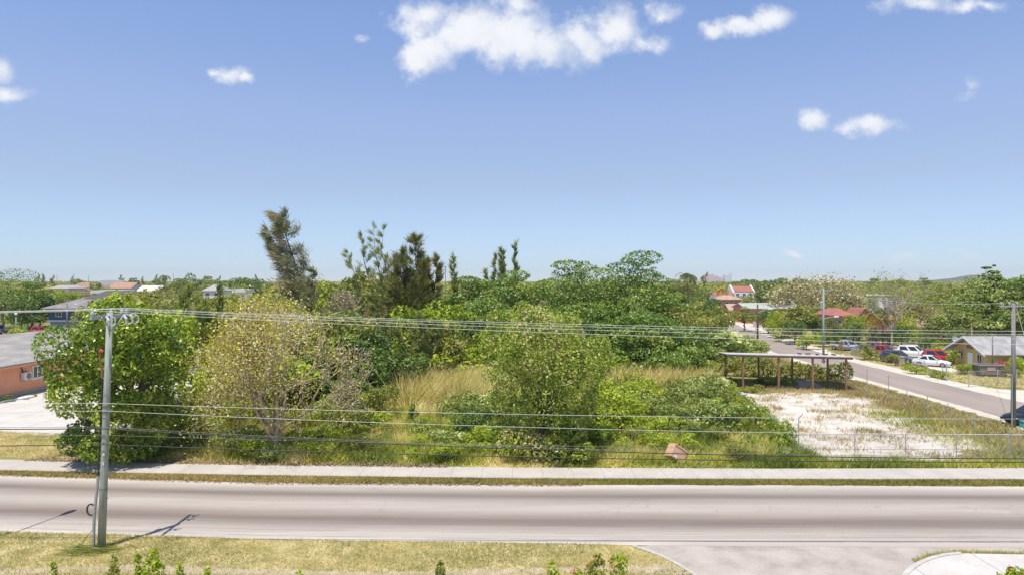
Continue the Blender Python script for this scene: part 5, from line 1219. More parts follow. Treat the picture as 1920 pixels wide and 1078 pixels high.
cas('casuarina', 'dense olive casuarina with several pointed tops', 775, 446, 84, 200, 'needle_olive', wind=(-.1, 0, .35), n=30000, seed=45, z0=.2, stems=3, stem_spread=.085, nb=170, prof=.8, L=.75, W=.085, plume=1, trunk=.2)
cas('casuarina', 'small dark casuarina beside the dense olive one', 810, 484, 86, 70, 'needle_olive', wind=(-.1, 0, .35), n=9000, seed=46, z0=.2, stems=2, nb=70, L=.7, W=.08, plume=1)
cas('casuarina', 'slender lone casuarina spike above the bright shrubs', 856, 478, 92, 34, 'needle', lean=(-.5, 0), wind=(-.2, 0, .5), n=1700, seed=47, z0=.3, nb=36, L=.6, W=.09)
cas('casuarina', 'thin casuarina spire, furthest from the almond canopy peak of three', 921, 478, 118, 36, 'needle', wind=(-.15, 0, .7), n=2000, seed=48, z0=.4, nb=40, L=.8, W=.12, stems=2)
cas('casuarina', 'tallest casuarina spire rising behind the almond canopy', 957, 455, 118, 36, 'needle', wind=(-.1, 0, .7), n=2800, seed=49, z0=.4, nb=44, L=.8, W=.12, stems=2)
cas('casuarina', 'middle casuarina spire of the three behind the almond canopy', 940, 470, 117, 28, 'needle', wind=(-.1, 0, .7), n=1700, seed=50, z0=.4, nb=36, L=.8, W=.12)
cas('casuarina', 'feathery fresh green casuarina behind the wires, with twin plumes', 342, 540, 72, 92, 'needle_fresh', wind=(0, 0, .7), n=6500, seed=51, z0=.15, stems=4, stem_spread=.13, nb=72, L=.8, W=.09)
cas('casuarina', 'broad feathery fresh green casuarina next to the sparse tree', 405, 538, 71, 100, 'needle_fresh', wind=(0, 0, .7), n=7500, seed=52, z0=.15, stems=5, stem_spread=.1, nb=80, L=.8, W=.09)
cas('casuarina', 'olive casuarina bush below the dense pointed casuarina', 725, 522, 82, 100, 'needle_olive', wind=(-.4, 0, .25), n=6500, seed=53, z0=.1, stems=3, stem_spread=.12, nb=66, L=.8, W=.1)
cas('casuarina', 'dark green feathery casuarina shrub above the straw reeds', 705, 590, 72, 105, 'needle', wind=(-.2, 0, .35), n=7000, seed=54, z0=.05, stems=5, stem_spread=.14, nb=80, L=.65, W=.09)
cas('casuarina', 'dark casuarina shrub between the reeds and the bright shrubs', 790, 590, 76, 110, 'needle', wind=(-.2, 0, .35), n=7000, seed=55, z0=.05, stems=5, stem_spread=.14, nb=80, L=.65, W=.09)

def alm(label, px, top, Y, w, n, seed, levels=6, nc=7, leaf='almond', **k):
    X, h, r_ = spot(px, top, Y, w); k.setdefault('z0', .12)
    return tree('almond_tree', label, (X, Y, 0), h, r_, leaf, 'tier', n=int(n * 1.4), size=.34, seed=seed, levels=levels, nc=nc, trunk=.3, tv=.22, tc=.28, rnd=.6, aspect=.62, **k)
alm('highest almond tree of the dense canopy, tiered limbs against the sky', 1188, 470, 100, 205, 17000, 61, 8, 8)
alm('broad almond tree just beside the highest almond tree', 1078, 488, 98, 230, 17000, 62, 7, 9)
alm('almond tree below the three casuarina spires', 965, 506, 96, 215, 15000, 63, 6, 8)
alm('lower almond tree at the edge of the canopy near the lone spike', 888, 518, 93, 170, 11000, 64, 6, 7)
alm('front almond tree with dark shade under its tiers beside the green reeds', 1212, 582, 86, 240, 16000, 65, 5, 9)
alm('front almond tree behind the vine smothered tree', 1095, 566, 88, 230, 14000, 66, 5, 9)
alm('front almond tree above the straw reeds', 925, 560, 86, 200, 13000, 67, 5, 8)
alm('almond tree at the street end of the dense canopy', 1262, 540, 104, 120, 8000, 68, 5, 6)
alm('big tiered almond tree with pale tips behind the parked cars', 5, 503, 166, 200, 15000, 69, 8, 8)
alm('broad round almond tree with pale tips behind the yellow bungalow', 1853, 512, 112, 190, 17000, 70, 7, 9, 'greyvine', z0=.22)
alm('tall almond tree beside the broad pale one, cut by the picture edge', 1925, 515, 108, 120, 9000, 71, 7, 7, z0=.22)
alm('slim almond top poking above the broad pale almond tree', 1856, 497, 111, 46, 2200, 72, 5, 4, z0=.55)

# ---- big individual plants on the street side
X, h, r_ = spot(1672, 508, 116, 120)
twiggy('bare_tree', 'tall nearly leafless tree with pale spreading branches', (X, 116, 0), h, r_, 'bright', per=1, size=.3, seed=81, depth=5, stems=8, trunk=.19, fork=.25, bark='bark_dead', spread=.45, up=.12, scatter=.4)
X, h, r_ = spot(1532, 517, 185, 155)
twiggy('blossom_tree', 'wide tree dotted with pale pinkish blossom beyond the green pole', (X, 185, 0), h, r_, 'blossom', per=7, size=.62, seed=82, depth=5, stems=7, trunk=.4, fork=.15, spread=.6, scatter=1.1, tv=.3)
X, h, r_ = spot(635, 528, 80, 120)
twiggy('dead_shrub', 'leafless pale grey thicket tree between the bent casuarinas and the olive one', (X, 80, 0), h, r_, 'dry', per=1, size=.25, seed=83, depth=5, stems=8, trunk=.16, fork=.12, bark='bark_dead', spread=.6, scatter=.3)
X, h, r_ = spot(530, 545, 64, 130)
twiggy('dry_tree', 'dry pinkish twiggy tree rising behind the sparse spreading tree', (X, 64, 0), h, r_, 'sparse', per=4, size=.24, seed=84, depth=5, stems=6, trunk=.15, fork=.2, spread=.6, scatter=.45, tmid=.7)
X, h, r_ = spot(1265, 572, 97, 110)
twiggy('scrub_tree', 'brownish scrub tree with bare grey limbs at the street end of the canopy', (X, 97, 0), h, r_, 'olive', per=4, size=.42, seed=85, depth=4, stems=7, trunk=.2, fork=.2, spread=.6, scatter=.6, tv=.2)
palm('coconut_palm', 'windswept coconut palm on the skyline beside the almond canopy', ((1292 - 960) / F * 170, 170, 0), 14.2, 'palm', 91, 3.2, 18, (-.6, 0), (.35, 0, .1))
palm('coconut_palm', 'yellowing coconut palm in front of the red gabled house', ((1640 - 960) / F * 118, 118, 0), 6.8, 'palm_yellow', 92, 2.6, 16, (.3, 0))
palm('coconut_palm', 'young green coconut palm behind the yellowing palm', ((1655 - 960) / F * 124, 124, 0), 7.6, 'palm', 93, 2.8, 14, (.2, 0))
for i, (px, top, Y, lab) in enumerate(((1352, 535, 240, 'palm with drooping yellow fronds behind the red roofed house'), (1378, 524, 330, 'coconut palm on the skyline above the white gabled house'), (1420, 525, 330, 'dark coconut palm on the skyline beyond the white gabled house'), (308, 512, 300, 'palm with upright fronds on the skyline beyond the feathery casuarina'), (330, 524, 260, 'low palm among trees near the green gable house'), (390, 548, 110, 'yellowing palm just behind the broad feathery casuarina'))):
    palm('coconut_palm', lab, ((px - 960) / F * Y, Y, 0), H - (top - HY) / F * Y, 'palm_yellow' if 'yellow' in lab else 'palm', 94 + i, 3.0, 14, (.4, 0))

# ---- shrubs one can tell apart around the lot
def shrub(label, px, top, Y, w, leaf, n=4000, size=.2, seed=1, nc=10, name='shrub', **k):
    X, h, r_ = spot(px, top, Y, w); k.setdefault('z0', 0.02); k.setdefault('shell', .3); k.setdefault('rnd', .95)
    return tree(name, label, (X, Y, 0), h, r_, leaf, n=n, size=size, seed=seed, nc=nc, trunk=.07, cat='shrub', cr=k.pop('cr', .42), fork=.15, **k)
shrub('bright green shrub pressed against the vine smothered tree, street side', 1165, 735, 50, 130, 'bright', 9000, .19, 101, 14)
shrub('low bright shrub in front of the vine smothered tree, beside its trunk', 1105, 790, 46.4, 90, 'bright', 4500, .17, 102, 10)
shrub('dark vine mound beside the straw reeds', 882, 762, 50, 90, 'dark', 5000, .19, 103, 11)
shrub('fresh green shrub at the foot of the vine smothered tree, reed side', 905, 795, 46.8, 95, 'bright', 4500, .17, 104, 10)
shrub('grey green broad leaved vine mound beside the overgrown wire fence', 1300, 716, 60, 130, 'greyvine', 8500, .24, 105, 14)
shrub('olive vine mound next to the white rubble', 1345, 727, 62, 66, 'olive', 4500, .22, 106, 12)
shrub('yellowish shrub at the inner end of the overgrown fence', 1335, 700, 68, 85, 'olive', 4000, .24, 107, 10)
shrub('pale leaved shrub mound between bright shrub and cabinet', 1255, 752, 53, 95, 'greyvine', 5000, .2, 108, 11)
shrub('vine heap on the overgrown fence nearest the rubble path', 1392, 757, 57, 42, 'bright', 2400, .18, 109, 8, ry=1.0)
shrub('long vine drape over the overgrown fence', 1432, 772, 52.5, 56, 'vine', 3200, .17, 110, 9, ry=1.8)
shrub('low vine drape at the road end of the overgrown fence', 1466, 806, 47.5, 50, 'vine', 2400, .15, 111, 8, ry=1.6)
shrub('small dark green tuft shrub in the meadow before the reeds', 772, 755, 54, 26, 'dark', 1200, .15, 112, 5, name='tuft_shrub')
shrub('rusty yellow bush beside the sparse spreading tree', 655, 708, 52, 75, 'needle_brown', 4200, .18, 113, 10)
shrub('yellow green bush between rusty bush and straw reeds', 705, 720, 56, 80, 'olive', 4200, .2, 114, 10)
shrub('low shadowy bush under the sparse spreading tree', 590, 792, 46.5, 95, 'olive', 3600, .17, 115, 9)
shrub('brown green bush between the glossy tree and the sparse tree', 395, 780, 47, 90, 'vine', 3200, .17, 116, 9)
shrub('dark bush at the foot of the glossy tree beside the thin post', 150, 800, 45.6, 80, 'glossy', 3500, .2, 117, 9)
shrub('dark low bush in the shade of the glossy tree', 300, 806, 45.6, 130, 'dark', 4200, .18, 118, 11)
shrub('green shrub mound in the meadow between reeds and fence', 1195, 700, 66, 70, 'meadow', 3000, .24, 119, 8)
shrub('pale leaved shrub at the corner of the open shelter', 1462, 703, 74.6, 56, 'greyvine', 2800, .26, 120, 8)
shrub('second pale leaved shrub under the open shelter', 1432, 706, 76.5, 40, 'greyvine', 2000, .24, 121, 7)
shrub('low olive bush in front of the open shelter posts', 1412, 722, 71.5, 60, 'olive', 2400, .2, 122, 8)
shrub('pale shrub beside the first shelter post', 1362, 708, 76, 40, 'greyvine', 1800, .24, 123, 7)
r = np.random.default_rng(77)
# vine hedge behind the shelter
hx = np.linspace(22.5, 38.5, 17); hy = 84.2 - (hx - 22.5) * .33
cl = np.array([(a, b_, .9 + .3 * math.sin(a * 1.7), .95, .6, .95 + .25 * math.sin(a * 2.3 + 1)) for a, b_ in zip(hx, hy)])
V, t_ = crown_leaves(cl, 13000, .24, 5, shell=.25)
hd = empty('vine_hedge', (0, 0, 0), 0, 'long vine hedge shaded by the open shelter roof', 'hedge'); polys('foliage', V, t_, L_['olive'], hd)
mb = MB()
for a, b_ in zip(hx[::3], hy[::3]): mb.tube([(a, b_, -.02), (a, b_, 1.5)], .05, 6)
mb.build('stem', M['bark'], hd)
# vines over the lot fence
cl = np.array([(18.9 + (y_ - 45.6) * .108, y_, .75 + .35 * math.sin(y_ * 1.9), .35, .8, .7 + .3 * math.sin(y_ * 1.1)) for y_ in np.arange(46.5, 69, 1.1)])
V, t_ = crown_leaves(cl, 9000, .18, 6, shell=.3)
hd = empty('fence_vines', (0, 0, 0), 0, 'green vines trailing along the wire fence between meadow and rubble', 'vines'); polys('foliage', V, t_, L_['bright'], hd)
MB().tube([(18.9 + (y_ - 45.6) * .108, y_, .6 + .3 * math.sin(y_)) for y_ in np.arange(46, 69, 1.5)], .03, 5).build('stem', M['bark'], hd)

# ---- flower bushes along the near edge
def near_bush(label, px, top, Y, w, seed, flower=None, leaf='bright', n=1500):
    X, h, r_ = spot(px, top, Y, w)
    t = tree('garden_bush', label, (X, Y, .04), h, r_, leaf, n=n, size=.13, seed=seed, z0=.0, nc=7, trunk=.035, cat='bush', cr=.45, fork=.2, shell=.3, rnd=.9)
    if flower:
        g = np.random.default_rng(seed); m = 7; a = g.uniform(0, 6.28, m); k = r_ * g.uniform(.2, .95, m)
        C = np.stack([np.cos(a) * k, np.sin(a) * k, h * (1 - .35 * (k / r_) ** 2) + g.normal(size=m) * .05], 1)
        C = np.repeat(C, 4, 0) + g.normal(size=(m * 4, 3)) * .025
        polys('blossoms', leaf_quads(C, unit(g.normal(size=C.shape) + (0, 0, 1)), np.full(len(C), .07), np.full(len(C), .06), g), g.random(len(C)), L_[flower], t)
near_bush('sprig of bush at the near verge nearest the street lamp base', 92, 1052, 23.6, 26, 131, n=500)
near_bush('small bush in front of the wooden pole, darker of the pair', 213, 1042, 23.6, 32, 132, n=900, leaf='olive')
near_bush('slim bush between the two bushes before the wooden pole', 257, 1037, 23.6, 26, 133, n=800)
near_bush('fullest leafy bush on the near verge before the wooden pole', 297, 1030, 23.6, 56, 134, n=1700)
near_bush('low sprig beside the fullest bush', 333, 1053, 23.4, 26, 135, n=500)
near_bush('single upright sprig on the near verge', 386, 1056, 23.6, 20, 136, n=500)
near_bush('tiny bright sprig at the bottom of the near verge', 563, 1068, 23.6, 28, 137, n=400)
near_bush('dark upright sprig standing alone on the near verge', 826, 1046, 23.8, 28, 138, leaf='olive', n=700)
near_bush('small round bush beside the flowering bush', 1040, 1056, 23.6, 36, 139, n=800)
near_bush('low bush with red flowers on the near verge', 1080, 1066, 23.4, 34, 140, 'flower_red', n=700)
near_bush('widest garden bush on the near verge, dotted red', 1122, 1042, 23.6, 64, 141, 'flower_red', leaf='olive', n=1900)
near_bush('pale leafy sprig behind the widest garden bush', 1160, 1032, 24.0, 34, 142, n=800)
near_bush('bush with red flowers at the corner of the near pavement', 1902, 1062, 23.6, 70, 143, 'flower_red', n=1800)
shrub('clipped round bush at the salmon house wall', 14, 741, 65.2, 30, 'dark', 1500, .14, 145, 6)
shrub('small palmetto bush under the salmon house window', 60, 738, 68.3, 24, 'bright', 700, .2, 146, 5)
shrub('yellowish hedge bush behind the salmon house ridge', 42, 608, 120, 44, 'bright', 1800, .26, 147, 8)
X, h, r_ = spot(1880, 690, 84, 30)
shrub('bougainvillea bush with pink flowers beside the dumpster', 1876, 676, 84, 36, 'flower_pink', 900, .2, 148, 6)
shrub('green hedge bush under the yellow bungalow windows', 1815, 680, 85.5, 60, 'bright', 2600, .22, 149, 9)
shrub('green hedge bush at the bungalow door side', 1855, 682, 85.5, 44, 'bright', 2000, .22, 150, 8)
shrub('weedy bush on the stone wall by the grey hatchback', 1679, 663, 92.5, 26, 'olive', 1300, .2, 151, 6)
shrub('reddish weed bush by the wreck of a pickup', 1620, 642, 100, 34, 'olive', 1500, .22, 152, 7)
shrub('green weed bush at the foot of the white sedan', 1718, 684, 85, 40, 'bright', 1500, .2, 153, 7)
shrub('leafy shrub behind the dumpster at the picture edge', 1905, 668, 86, 60, 'bright', 2600, .24, 154, 9)
shrub('green shrub against the bungalow wall beside the red estate car', 1784, 655, 93, 26, 'bright', 1200, .22, 155, 6)

# ================================================================== background trees: a few of each kind, copied with their parts
protos = {}
def proto(key, f): protos[key] = f
T0 = (0, 0, 0)
def mk(kind, i):
    if kind == 'round': return tree('broadleaf_tree', '', T0, 7, 3.6, ['bright', 'olive'][i % 2], n=3600, size=.42, seed=200 + i, nc=14, z0=.12, tc=.3)
    if kind == 'olive': return tree('scrub_tree', '', T0, 6.5, 4.2, 'olive', n=3600, size=.40, seed=220 + i, nc=15, z0=.1, tc=.3)
    if kind == 'dark': return tree('dense_tree', '', T0, 7.5, 3.8, 'dark', n=3800, size=.42, seed=240 + i, nc=14, z0=.08, tc=.3)
    if kind == 'tier': return tree('almond_tree', '', T0, 8, 4.6, 'almond', 'tier', n=4200, size=.5, seed=260 + i, levels=5, nc=6)
    if kind == 'vine': return tree('vine_shrub', '', T0, 3.6, 3.2, 'greyvine', n=3000, size=.34, seed=280 + i, nc=13, z0=.0, cat='shrub', trunk=.09, tc=.3)
    if kind == 'bush': return tree('bush', '', T0, 3.2, 2.4, ['bright', 'vine'][i % 2], n=2200, size=.26, seed=300 + i, nc=10, z0=.0, cat='bush', trunk=.08, tc=.3)
    if kind == 'dry': return twiggy('dry_tree', '', T0, 7, 3.6, 'dry', per=3, size=.4, seed=320 + i, depth=4, stems=5, scatter=.5)
    if kind == 'cas': return casuarina('casuarina', '', T0, 11, 2.6, 'needle', wind=(-.15, 0, .6), n=1500, seed=340 + i, nb=30, W=.16, L=1.0, stems=2)
DESC = dict(round='rounded leafy green tree', olive='olive spreading scrub tree', dark='dark dense tree', tier='layered almond tree', vine='grey green leafy shrub mound', bush='low leafy bush', dry='pale twiggy dry tree', cas='feathery casuarina')
GRP = dict(round='rounded green trees of the neighbourhood', olive='olive scrub trees of the neighbourhood', dark='dark dense trees of the neighbourhood', tier='layered almond trees of the neighbourhood', vine='grey green shrub mounds', bush='low leafy bushes', dry='pale dry trees', cas='distant casuarinas')
P0 = {}
BG = []
def put(kind, px, Y, top=None, h=None, wk=1.0, rz=None):
    """one background plant at a bearing and a depth"""
    X = (px - 960) / F * Y
    if h is None: h = H - (top - HY) / F * Y
    base = dict(round=7, olive=6.5, dark=7.5, tier=8, vine=3.6, bush=3.2, dry=7, cas=11)[kind]
    key = (kind, random.randrange(3 if kind not in ('dry', 'cas') else 2)); s = h / base
    rz = random.uniform(0, 6.28) if rz is None else rz
    if key not in P0:
        P0[key] = o = mk(*key); o.location = (X, Y, 0); o.rotation_euler = (0, 0, rz); o.scale = (s * wk, s * wk, s)
    else:
        o = copy_thing(P0[key], (X, Y, 0), rz, (s * wk, s * wk, s))
    o['group'] = GRP[kind]
    BG.append((o, kind, px, HY + (H - h * .55) / Y * F))
    return o

# hand placed: what the photo shows between lot and houses
for a in (('vine', 1310, 96, 610, None, 1.5), ('vine', 1350, 98, 618, None, 1.4), ('vine', 1385, 100, 630, None, 1.3), ('vine', 1300, 88, 642, None, 1.4), ('vine', 1345, 90, 650, None, 1.4), ('vine', 1405, 92, 655, None, 1.1), ('bush', 1270, 84, 655, None, 1.4), ('vine', 1325, 84, 680, None, 1.3), ('bush', 1290, 80, 695, None, 1.2), ('olive', 1325, 118, 572, None, 1.0), ('olive', 1300, 128, 560, None, 1.0), ('dark', 1325, 150, 556, None, .9), ('olive', 1345, 128, 592, None, 1.0), ('dark', 1310, 190, 540, None, 1.0), ('vine', 1420, 108, 636, None, 1.0),
          ('olive', 1396, 158, 573, None, 1.15), ('dark', 1440, 150, 579, None, 1.0), ('round', 1470, 138, 580, None, 1.0), ('round', 1503, 128, 570, None, 1.0), ('dark', 1490, 124, 600, None, 1.0), ('dark', 1530, 126, 592, None, 1.0), ('round', 1450, 145, 592, None, .9), ('dark', 1570, 124, 596, None, 1.0), ('dark', 1600, 126, 602, None, 1.0), ('round', 1610, 132, 588, None, .9), ('bush', 1512, 115, 622, None, 1.1), ('dark', 1545, 120, 612, None, 1.1), ('dark', 1690, 122, 608, None, 1.0), ('dark', 1640, 122, 614, None, 1.1), ('round', 1712, 126, 610, None, 1.0), ('dark', 1745, 118, 606, None, 1.0), ('olive', 1770, 114, 590, None, 1.0), ('dark', 1735, 112, 622, None, 1.1), ('round', 1690, 128, 584, None, .8), ('bush', 1755, 104, 640, None, 1.0), ('olive', 1770, 110, 632, None, .8), ('dark', 1800, 108, 612, None, 1.0), ('dark', 1580, 118, 618, None, 1.0), ('dark', 1668, 118, 622, None, 1.1), ('bush', 1460, 130, 618, None, 1.2), ('dark', 1420, 172, 585, None, .9),
          ('olive', 1420, 235, 545, None, 1.2), ('dark', 1445, 230, 542, None, 1.1), ('olive', 1470, 225, 540, None, 1.1), ('round', 1400, 215, 558, None, .8), ('olive', 1490, 300, 530, None, 1.1), ('olive', 1400, 330, 533, None, 1.1), ('tier', 1405, 350, 524, None, 1.0), ('tier', 1440, 350, 525, None, 1.0), ('olive', 1620, 250, 536, None, 1.3), ('olive', 1700, 240, 540, None, 1.3), ('olive', 1740, 220, 545, None, 1.3), ('olive', 1660, 320, 533, None, 1.3), ('round', 1716, 165, 562, None, 1.1), ('olive', 1740, 180, 556, None, 1.2), ('dry', 1755, 150, 575, None, 1.0), ('cas', 1322, 420, 513, None, 1.0), ('olive', 1588, 172, 572, None, .9), ('olive', 1560, 165, 566, None, 1.0), ('round', 1530, 160, 572, None, .9),
          ('bush', 1130, 49.5, 730, None, 1.2), ('olive', 1180, 54, 740, None, 1.2), ('vine', 1218, 56, 735, None, 1.2), ('bush', 1232, 50, 775, None, 1.3), ('olive', 1282, 56, 738, None, 1.2), ('vine', 1322, 54, 752, None, 1.2), ('bush', 1352, 57, 745, None, 1.1), ('bush', 1212, 62, 712, None, 1.2), ('olive', 1272, 64, 708, None, 1.2), ('vine', 1318, 66, 700, None, 1.2), ('bush', 1150, 60, 700, None, 1.2), ('olive', 652, 49, 765, None, 1.3), ('bush', 695, 53, 765, None, 1.4), ('olive', 735, 50, 790, None, 1.3), ('bush', 622, 47, 795, None, 1.3), ('vine', 842, 47, 802, None, 1.3), ('bush', 962, 43.9, 815, None, 1.2), ('olive', 1062, 44.2, 812, None, 1.2), ('bush', 1142, 46, 802, None, 1.3), ('olive', 1200, 47, 800, None, 1.3), ('bush', 560, 46, 800, None, 1.3), ('vine', 460, 46, 800, None, 1.3), ('olive', 680, 46, 812, None, 1.3), ('bush', 780, 46.5, 812, None, 1.3), ('olive', 1345, 48, 800, None, 1.2), ('bush', 1400, 47, 812, None, 1.1), ('bush', 1300, 46, 812, None, 1.2),
          ('bush', 1642, 99, 656, None, 1.1), ('olive', 1630, 101, 652, None, .9), ('bush', 1700, 90, 678, None, 1.1), ('olive', 1665, 96, 664, None, 1.0), ('bush', 1745, 82, 690, None, 1.0), ('bush', 1768, 80, 694, None, 1.1), ('olive', 1805, 84, 684, None, 1.0), ('bush', 1840, 85.5, 680, None, 1.0), ('olive', 1886, 82, 684, None, 1.1), ('bush', 1912, 82, 690, None, 1.1),
          # around the glossy tree, feathery casuarinas and sparse tree
          ('olive', 235, 52, 735, None, 1.2), ('bush', 300, 51, 745, None, 1.2), ('olive', 180, 50.5, 765, None, 1.0), ('bush', 470, 62, 640, None, 1.2), ('round', 265, 62, 545, None, .8), ('olive', 300, 88, 545, None, 1.0), ('olive', 440, 95, 550, None, 1.0), ('dark', 425, 120, 553, None, 1.0), ('olive', 370, 130, 553, None, 1.0), ('olive', 480, 84, 560, None, 1.0), ('round', 255, 100, 542, None, .9), ('olive', 205, 120, 555, None, 1.0), ('dry', 320, 100, 555, None, .9), ('round', 460, 60, 600, None, .9), ('bush', 440, 56, 660, None, 1.3), ('dark', 600, 62, 640, None, 1.1), ('olive', 610, 70, 585, None, 1.0), ('dark', 648, 67, 625, None, 1.1), ('dark', 650, 76, 580, None, .9), ('olive', 670, 92, 522, None, 1.0), ('round', 700, 98, 510, None, 1.0), ('round', 620, 96, 525, None, 1.0), ('round', 770, 80, 570, None, .8), ('round', 840, 82, 575, None, .9), ('dark', 870, 80, 610, None, 1.0), ('round', 820, 84, 560, None, .8), ('bush', 870, 76, 640, None, 1.3), ('olive', 860, 78, 600, None, .8), ('dark', 690, 66, 650, None, 1.2), ('dark', 745, 70, 640, None, 1.2), ('dark', 650, 60, 690, None, 1.1), ('dark', 690, 70, 610, None, .7), ('bush', 1010, 74, 640, None, 1.4), ('round', 940, 80, 600, None, .9), ('dark', 1060, 84, 610, None, 1.0), ('bush', 1130, 80, 660, None, 1.3), ('bush', 1240, 80, 665, None, 1.2), ('dark', 1180, 83, 640, None, .9),
          ('olive', 520, 64, 610, None, 1.1), ('olive', 550, 58, 680, None, 1.2), ('bush', 430, 52, 740, None, 1.0), ('bush', 340, 52, 700, None, 1.1),
          ('tier', 250, 480, 521, None, 1.0), ('dark', 300, 520, 521, None, 1.2), ('cas', 295, 560, 517, None, 1.0), ('tier', 340, 460, 522, None, 1.1), ('dark', 368, 430, 522, None, 1.2), ('olive', 410, 420, 524, None, 1.3), ('tier', 455, 470, 520, None, 1.1), ('cas', 478, 480, 517, None, 1.0), ('dark', 490, 400, 523, None, 1.2), ('tier', 1465, 460, 521, None, 1.2), ('dark', 1500, 480, 522, None, 1.2), ('tier', 1640, 470, 522, None, 1.2), ('olive', 1690, 430, 523, None, 1.3), ('tier', 1735, 480, 521, None, 1.2), ('dark', 1265, 400, 523, None, 1.2), ('olive', 1278, 330, 526, None, 1.2),
          # behind the salmon house
          ('round', 118, 178, 545, None, 1.1), ('olive', 100, 200, 540, None, 1.1), ('olive', 138, 175, 553, None, 1.0), ('dark', 40, 164, 565, None, .9), ('tier', 60, 170, 530, None, 1.0), ('dark', 75, 172, 560, None, 1.0), ('round', 190, 250, 537, None, .8), ('dark', 178, 320, 528, None, .9), ('olive', 160, 400, 531, None, 1.0), ('cas', 80, 420, 516, None, 1.0), ('cas', 100, 430, 518, None, 1.0), ('cas', 70, 440, 519, None, 1.0), ('cas', 135, 470, 520, None, .8), ('round', 146, 430, 522, None, .8), ('dark', 351, 330, 512, None, .8), ('tier', 390, 480, 518, None, 1.0), ('cas', 385, 520, 519, None, 1.0), ('cas', 410, 520, 519, None, 1.0), ('dark', 445, 330, 521, None, 1.3), ('dark', 470, 320, 523, None, 1.3), ('olive', 425, 300, 530, None, 1.2), ('olive', 350, 300, 528, None, 1.2), ('olive', 320, 280, 533, None, 1.2), ('olive', 280, 320, 532, None, 1.0), ('cas', 228, 600, 517, None, 1.0), ('cas', 268, 620, 520, None, 1.0)):
    put(a[0], a[1], a[2], a[3], a[4], a[5])
rw_ = np.random.default_rng(66); cnt = 0; pts_ = []
while cnt < 78:
    x_, y_ = rw_.uniform(-24, 18.4), 42.6 + 22 * rw_.random() ** 1.5
    if y_ < float(e_sw_far(x_)) + .7 or any(math.hypot(x_ - a, y_ - b_) < 1.1 for a, b_ in pts_): continue
    if -10.5 < x_ < -2 and y_ > 56: continue
    pts_.append((x_, y_)); cnt += 1
    put(['bush', 'bush', 'vine', 'olive'][rw_.integers(4)], 960 + x_ / y_ * F, y_, None, rw_.uniform(.7, 1.7) * (1.5 if y_ > 50 else 1), 1.15)
KEEP = [(72, 550, 200, 600, 150), (165, 541, 225, 556, 210), (84, 531, 135, 542, 295), (112, 529, 186, 550, 265), (160, 524, 234, 535, 470), (203, 529, 250, 541, 325), (255, 535, 300, 546, 275), (376, 532, 418, 545, 255), (434, 540, 464, 548, 235),
        (1372, 536, 1418, 556, 285), (1340, 546, 1376, 556, 258), (1350, 552, 1394, 564, 222), (1366, 569, 1391, 584, 196), (1395, 567, 1508, 577, 182), (1598, 552, 1682, 582, 180), (1560, 576, 1604, 590, 145), (1605, 576, 1636, 588, 156), (1666, 590, 1706, 604, 134), (1712, 596, 1760, 610, 134), (1716, 580, 1738, 586, 185), (1786, 628, 1920, 690, 86), (1345, 600, 1420, 640, 200), (1280, 508, 1304, 530, 165), (1570, 630, 1790, 690, 92), (1620, 505, 1725, 600, 112), (1450, 515, 1610, 565, 180), (1310, 510, 1375, 527, 3000), (480, 400, 620, 520, 70), (660, 410, 830, 500, 80)]
def free(px, Y, h, r_):
    t = HY + (H - h) / Y * F; bt = HY + H / Y * F; w_ = r_ / Y * F
    for (a, b_, c, d, Yk) in KEEP:
        if Y < Yk + 3 and px + w_ * .8 > a and px - w_ * .8 < c and t < d and bt > b_: return False
    return True
random.seed(5); tries = 0; placed = [(o.location.x, o.location.y) for o, *_ in BG]; n0 = len(BG)
while len(BG) - n0 < 150 and tries < 9000:
    tries += 1
    Y = 95 * (430 / 95) ** random.random(); px = random.uniform(-60, 1980); X = (px - 960) / F * Y
    if Y < 108 and not (0 < px < 800): continue
    if 38 < X < 66 and Y < 225: continue
    if X > 50 and Y < 112: continue
    if X < -60 and Y < 125: continue
    if X < -74 and 112 < Y < 176: continue
    kind = random.choices(['round', 'olive', 'dark', 'tier', 'dry', 'cas', 'bush'], [.24, .34, .2, .1, .06, .02, .04])[0]
    h = random.uniform(5.2, 8.2) if kind != 'bush' else random.uniform(3, 4.5)
    h += (Y > 250) * 1.5
    if kind == 'cas': h = random.uniform(9, 12.5)
    if any(math.hypot(X - a, Y - b_) < 4.2 + Y * .008 for a, b_ in placed): continue
    if not free(px, Y, h, 4.2): continue
    put(kind, px, Y, None, h, random.uniform(.9, 1.25)); placed.append((X, Y))
# labels by rank from the nearest landmark in the picture
LMK = [('dark blue house', 130, 588), ('tall wooden pole top', 205, 585), ('salmon house roof', 50, 625), ('white gabled house', 1394, 546), ('grey concrete house', 1640, 568), ('green utility pole', 1544, 590), ('brown lamp pole', 1420, 600), ('yellow bungalow', 1850, 655), ('open shelter', 1470, 690), ('tan roofed house', 1371, 558), ('pale green roof', 1450, 573), ('lone grey hip roof', 397, 539), ('pale flat roof', 196, 547), ('two bent casuarinas', 555, 470), ('highest almond tree', 1190, 500), ('straw reeds', 820, 715), ('coral hip roof', 1582, 584), ('vine smothered tree', 1012, 700), ('leafless pale tree', 1672, 560), ('sparse spreading tree', 505, 690), ('dense olive casuarina', 772, 520), ('green gable house', 277, 541), ('orange tiled roof', 225, 535), ('white hip roof', 108, 537), ('pink skyline hotel', 1332, 520), ('slender lone casuarina', 856, 500), ('three casuarina spires', 942, 480), ('pale blossom tree', 1532, 545), ('bluish ridge', 1815, 520), ('low brown hip roof', 1735, 603), ('skyline coconut palm', 1292, 520), ('white hotel tower', 1365, 518)]
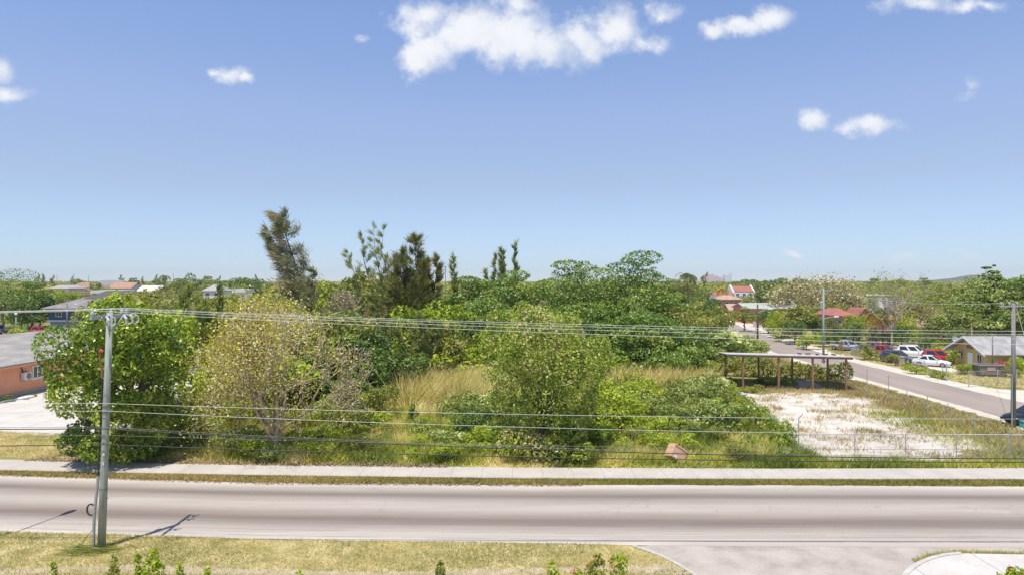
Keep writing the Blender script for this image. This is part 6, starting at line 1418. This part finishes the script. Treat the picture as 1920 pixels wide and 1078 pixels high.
ORD = ['nearest', 'second nearest', 'third nearest', 'fourth nearest', 'fifth nearest', 'sixth nearest', 'seventh nearest', 'eighth nearest', 'ninth nearest', 'tenth nearest', 'eleventh nearest', 'twelfth nearest']
for o, kind, px, py in BG:
    best = None
    for nm, lx, ly in LMK:
        d = math.hypot(px - lx, py - ly); rk = sum(1 for o2, k2, x2, y2 in BG if k2 == kind and math.hypot(x2 - lx, y2 - ly) < d - 1e-6)
        sc_v = rk * 60 + d
        if rk < len(ORD) and (best is None or sc_v < best[0]): best = (sc_v, rk, nm)
    o['label'] = f"{DESC[kind]}, {ORD[best[1]]} of its kind to the {best[2]}" if best else f"{DESC[kind]} far behind the houses"
    o['category'] = {'vine': 'shrub', 'bush': 'bush'}.get(kind, 'tree')

# ---- the far wood that reads as one mass
r = np.random.default_rng(55); m = 5200
Yw = 330 * (4200 / 330) ** (r.random(m) ** 1.15); Xw = r.uniform(-.86, .86, m) * Yw
hw = r.uniform(6.0, 10.2, m) * (1 + .12 * np.clip(Yw / 1500, 0, 1)); rw = r.uniform(3.5, 7, m) * np.clip(Yw / 500, 1, 3.2)
keep = np.ones(m, bool)
for i in range(m):
    px = 960 + Xw[i] / Yw[i] * F
    if any(Yw[i] < Yk and a - 4 < px < c + 4 for (a, b_, c, d, Yk) in KEEP if 250 < Yk < 2900): keep[i] = False
Yw, Xw, hw, rw = Yw[keep], Xw[keep], hw[keep], rw[keep]; m = len(Yw); q = 55
d = r.normal(size=(m, q, 3)); d[..., 2] = np.abs(d[..., 2]) * .9; d = unit(d)
C = np.stack([Xw[:, None] + d[..., 0] * rw[:, None], Yw[:, None] + d[..., 1] * rw[:, None], hw[:, None] * .35 + d[..., 2] * hw[:, None] * .65 * r.uniform(.8, 1.05, (m, q))], -1).reshape(-1, 3)
S_ = (.55 + .30 * np.repeat(rw, q)) * r.uniform(.6, 1.2, m * q)
tint = np.repeat(.5 + .8 * (fbm(Xw, Yw, 90) - .5) + r.normal(size=m) * .18, q) + r.normal(size=m * q) * .14
tag(polys('distant_woodland', leaf_quads(C, unit(d.reshape(-1, 3) * .7 + (0, 0, .6) + r.normal(size=(m * q, 3)) * .5), S_, S_ * .6, r), tint, L_['olive']), 'far wood reaching to the horizon as one mass', kind='stuff')

# ================================================================== the air itself: thin sea haze
m = bpy.data.materials.new('sea_haze'); m.use_nodes = True; nt = m.node_tree; nt.nodes.remove(nt.nodes['Principled BSDF'])
pv = nt.nodes.new('ShaderNodeVolumePrincipled'); pv.inputs['Color'].default_value = (.86, .92, 1.0, 1); pv.inputs['Density'].default_value = .00014; pv.inputs['Anisotropy'].default_value = .2
nt.links.new(pv.outputs[0], nt.nodes['Material Output'].inputs['Volume'])
tag(MB().box((0, 2150, 44), (9400, 5300, 90)).build('haze', m), 'thin pale sea haze over the whole neighbourhood', kind='stuff')
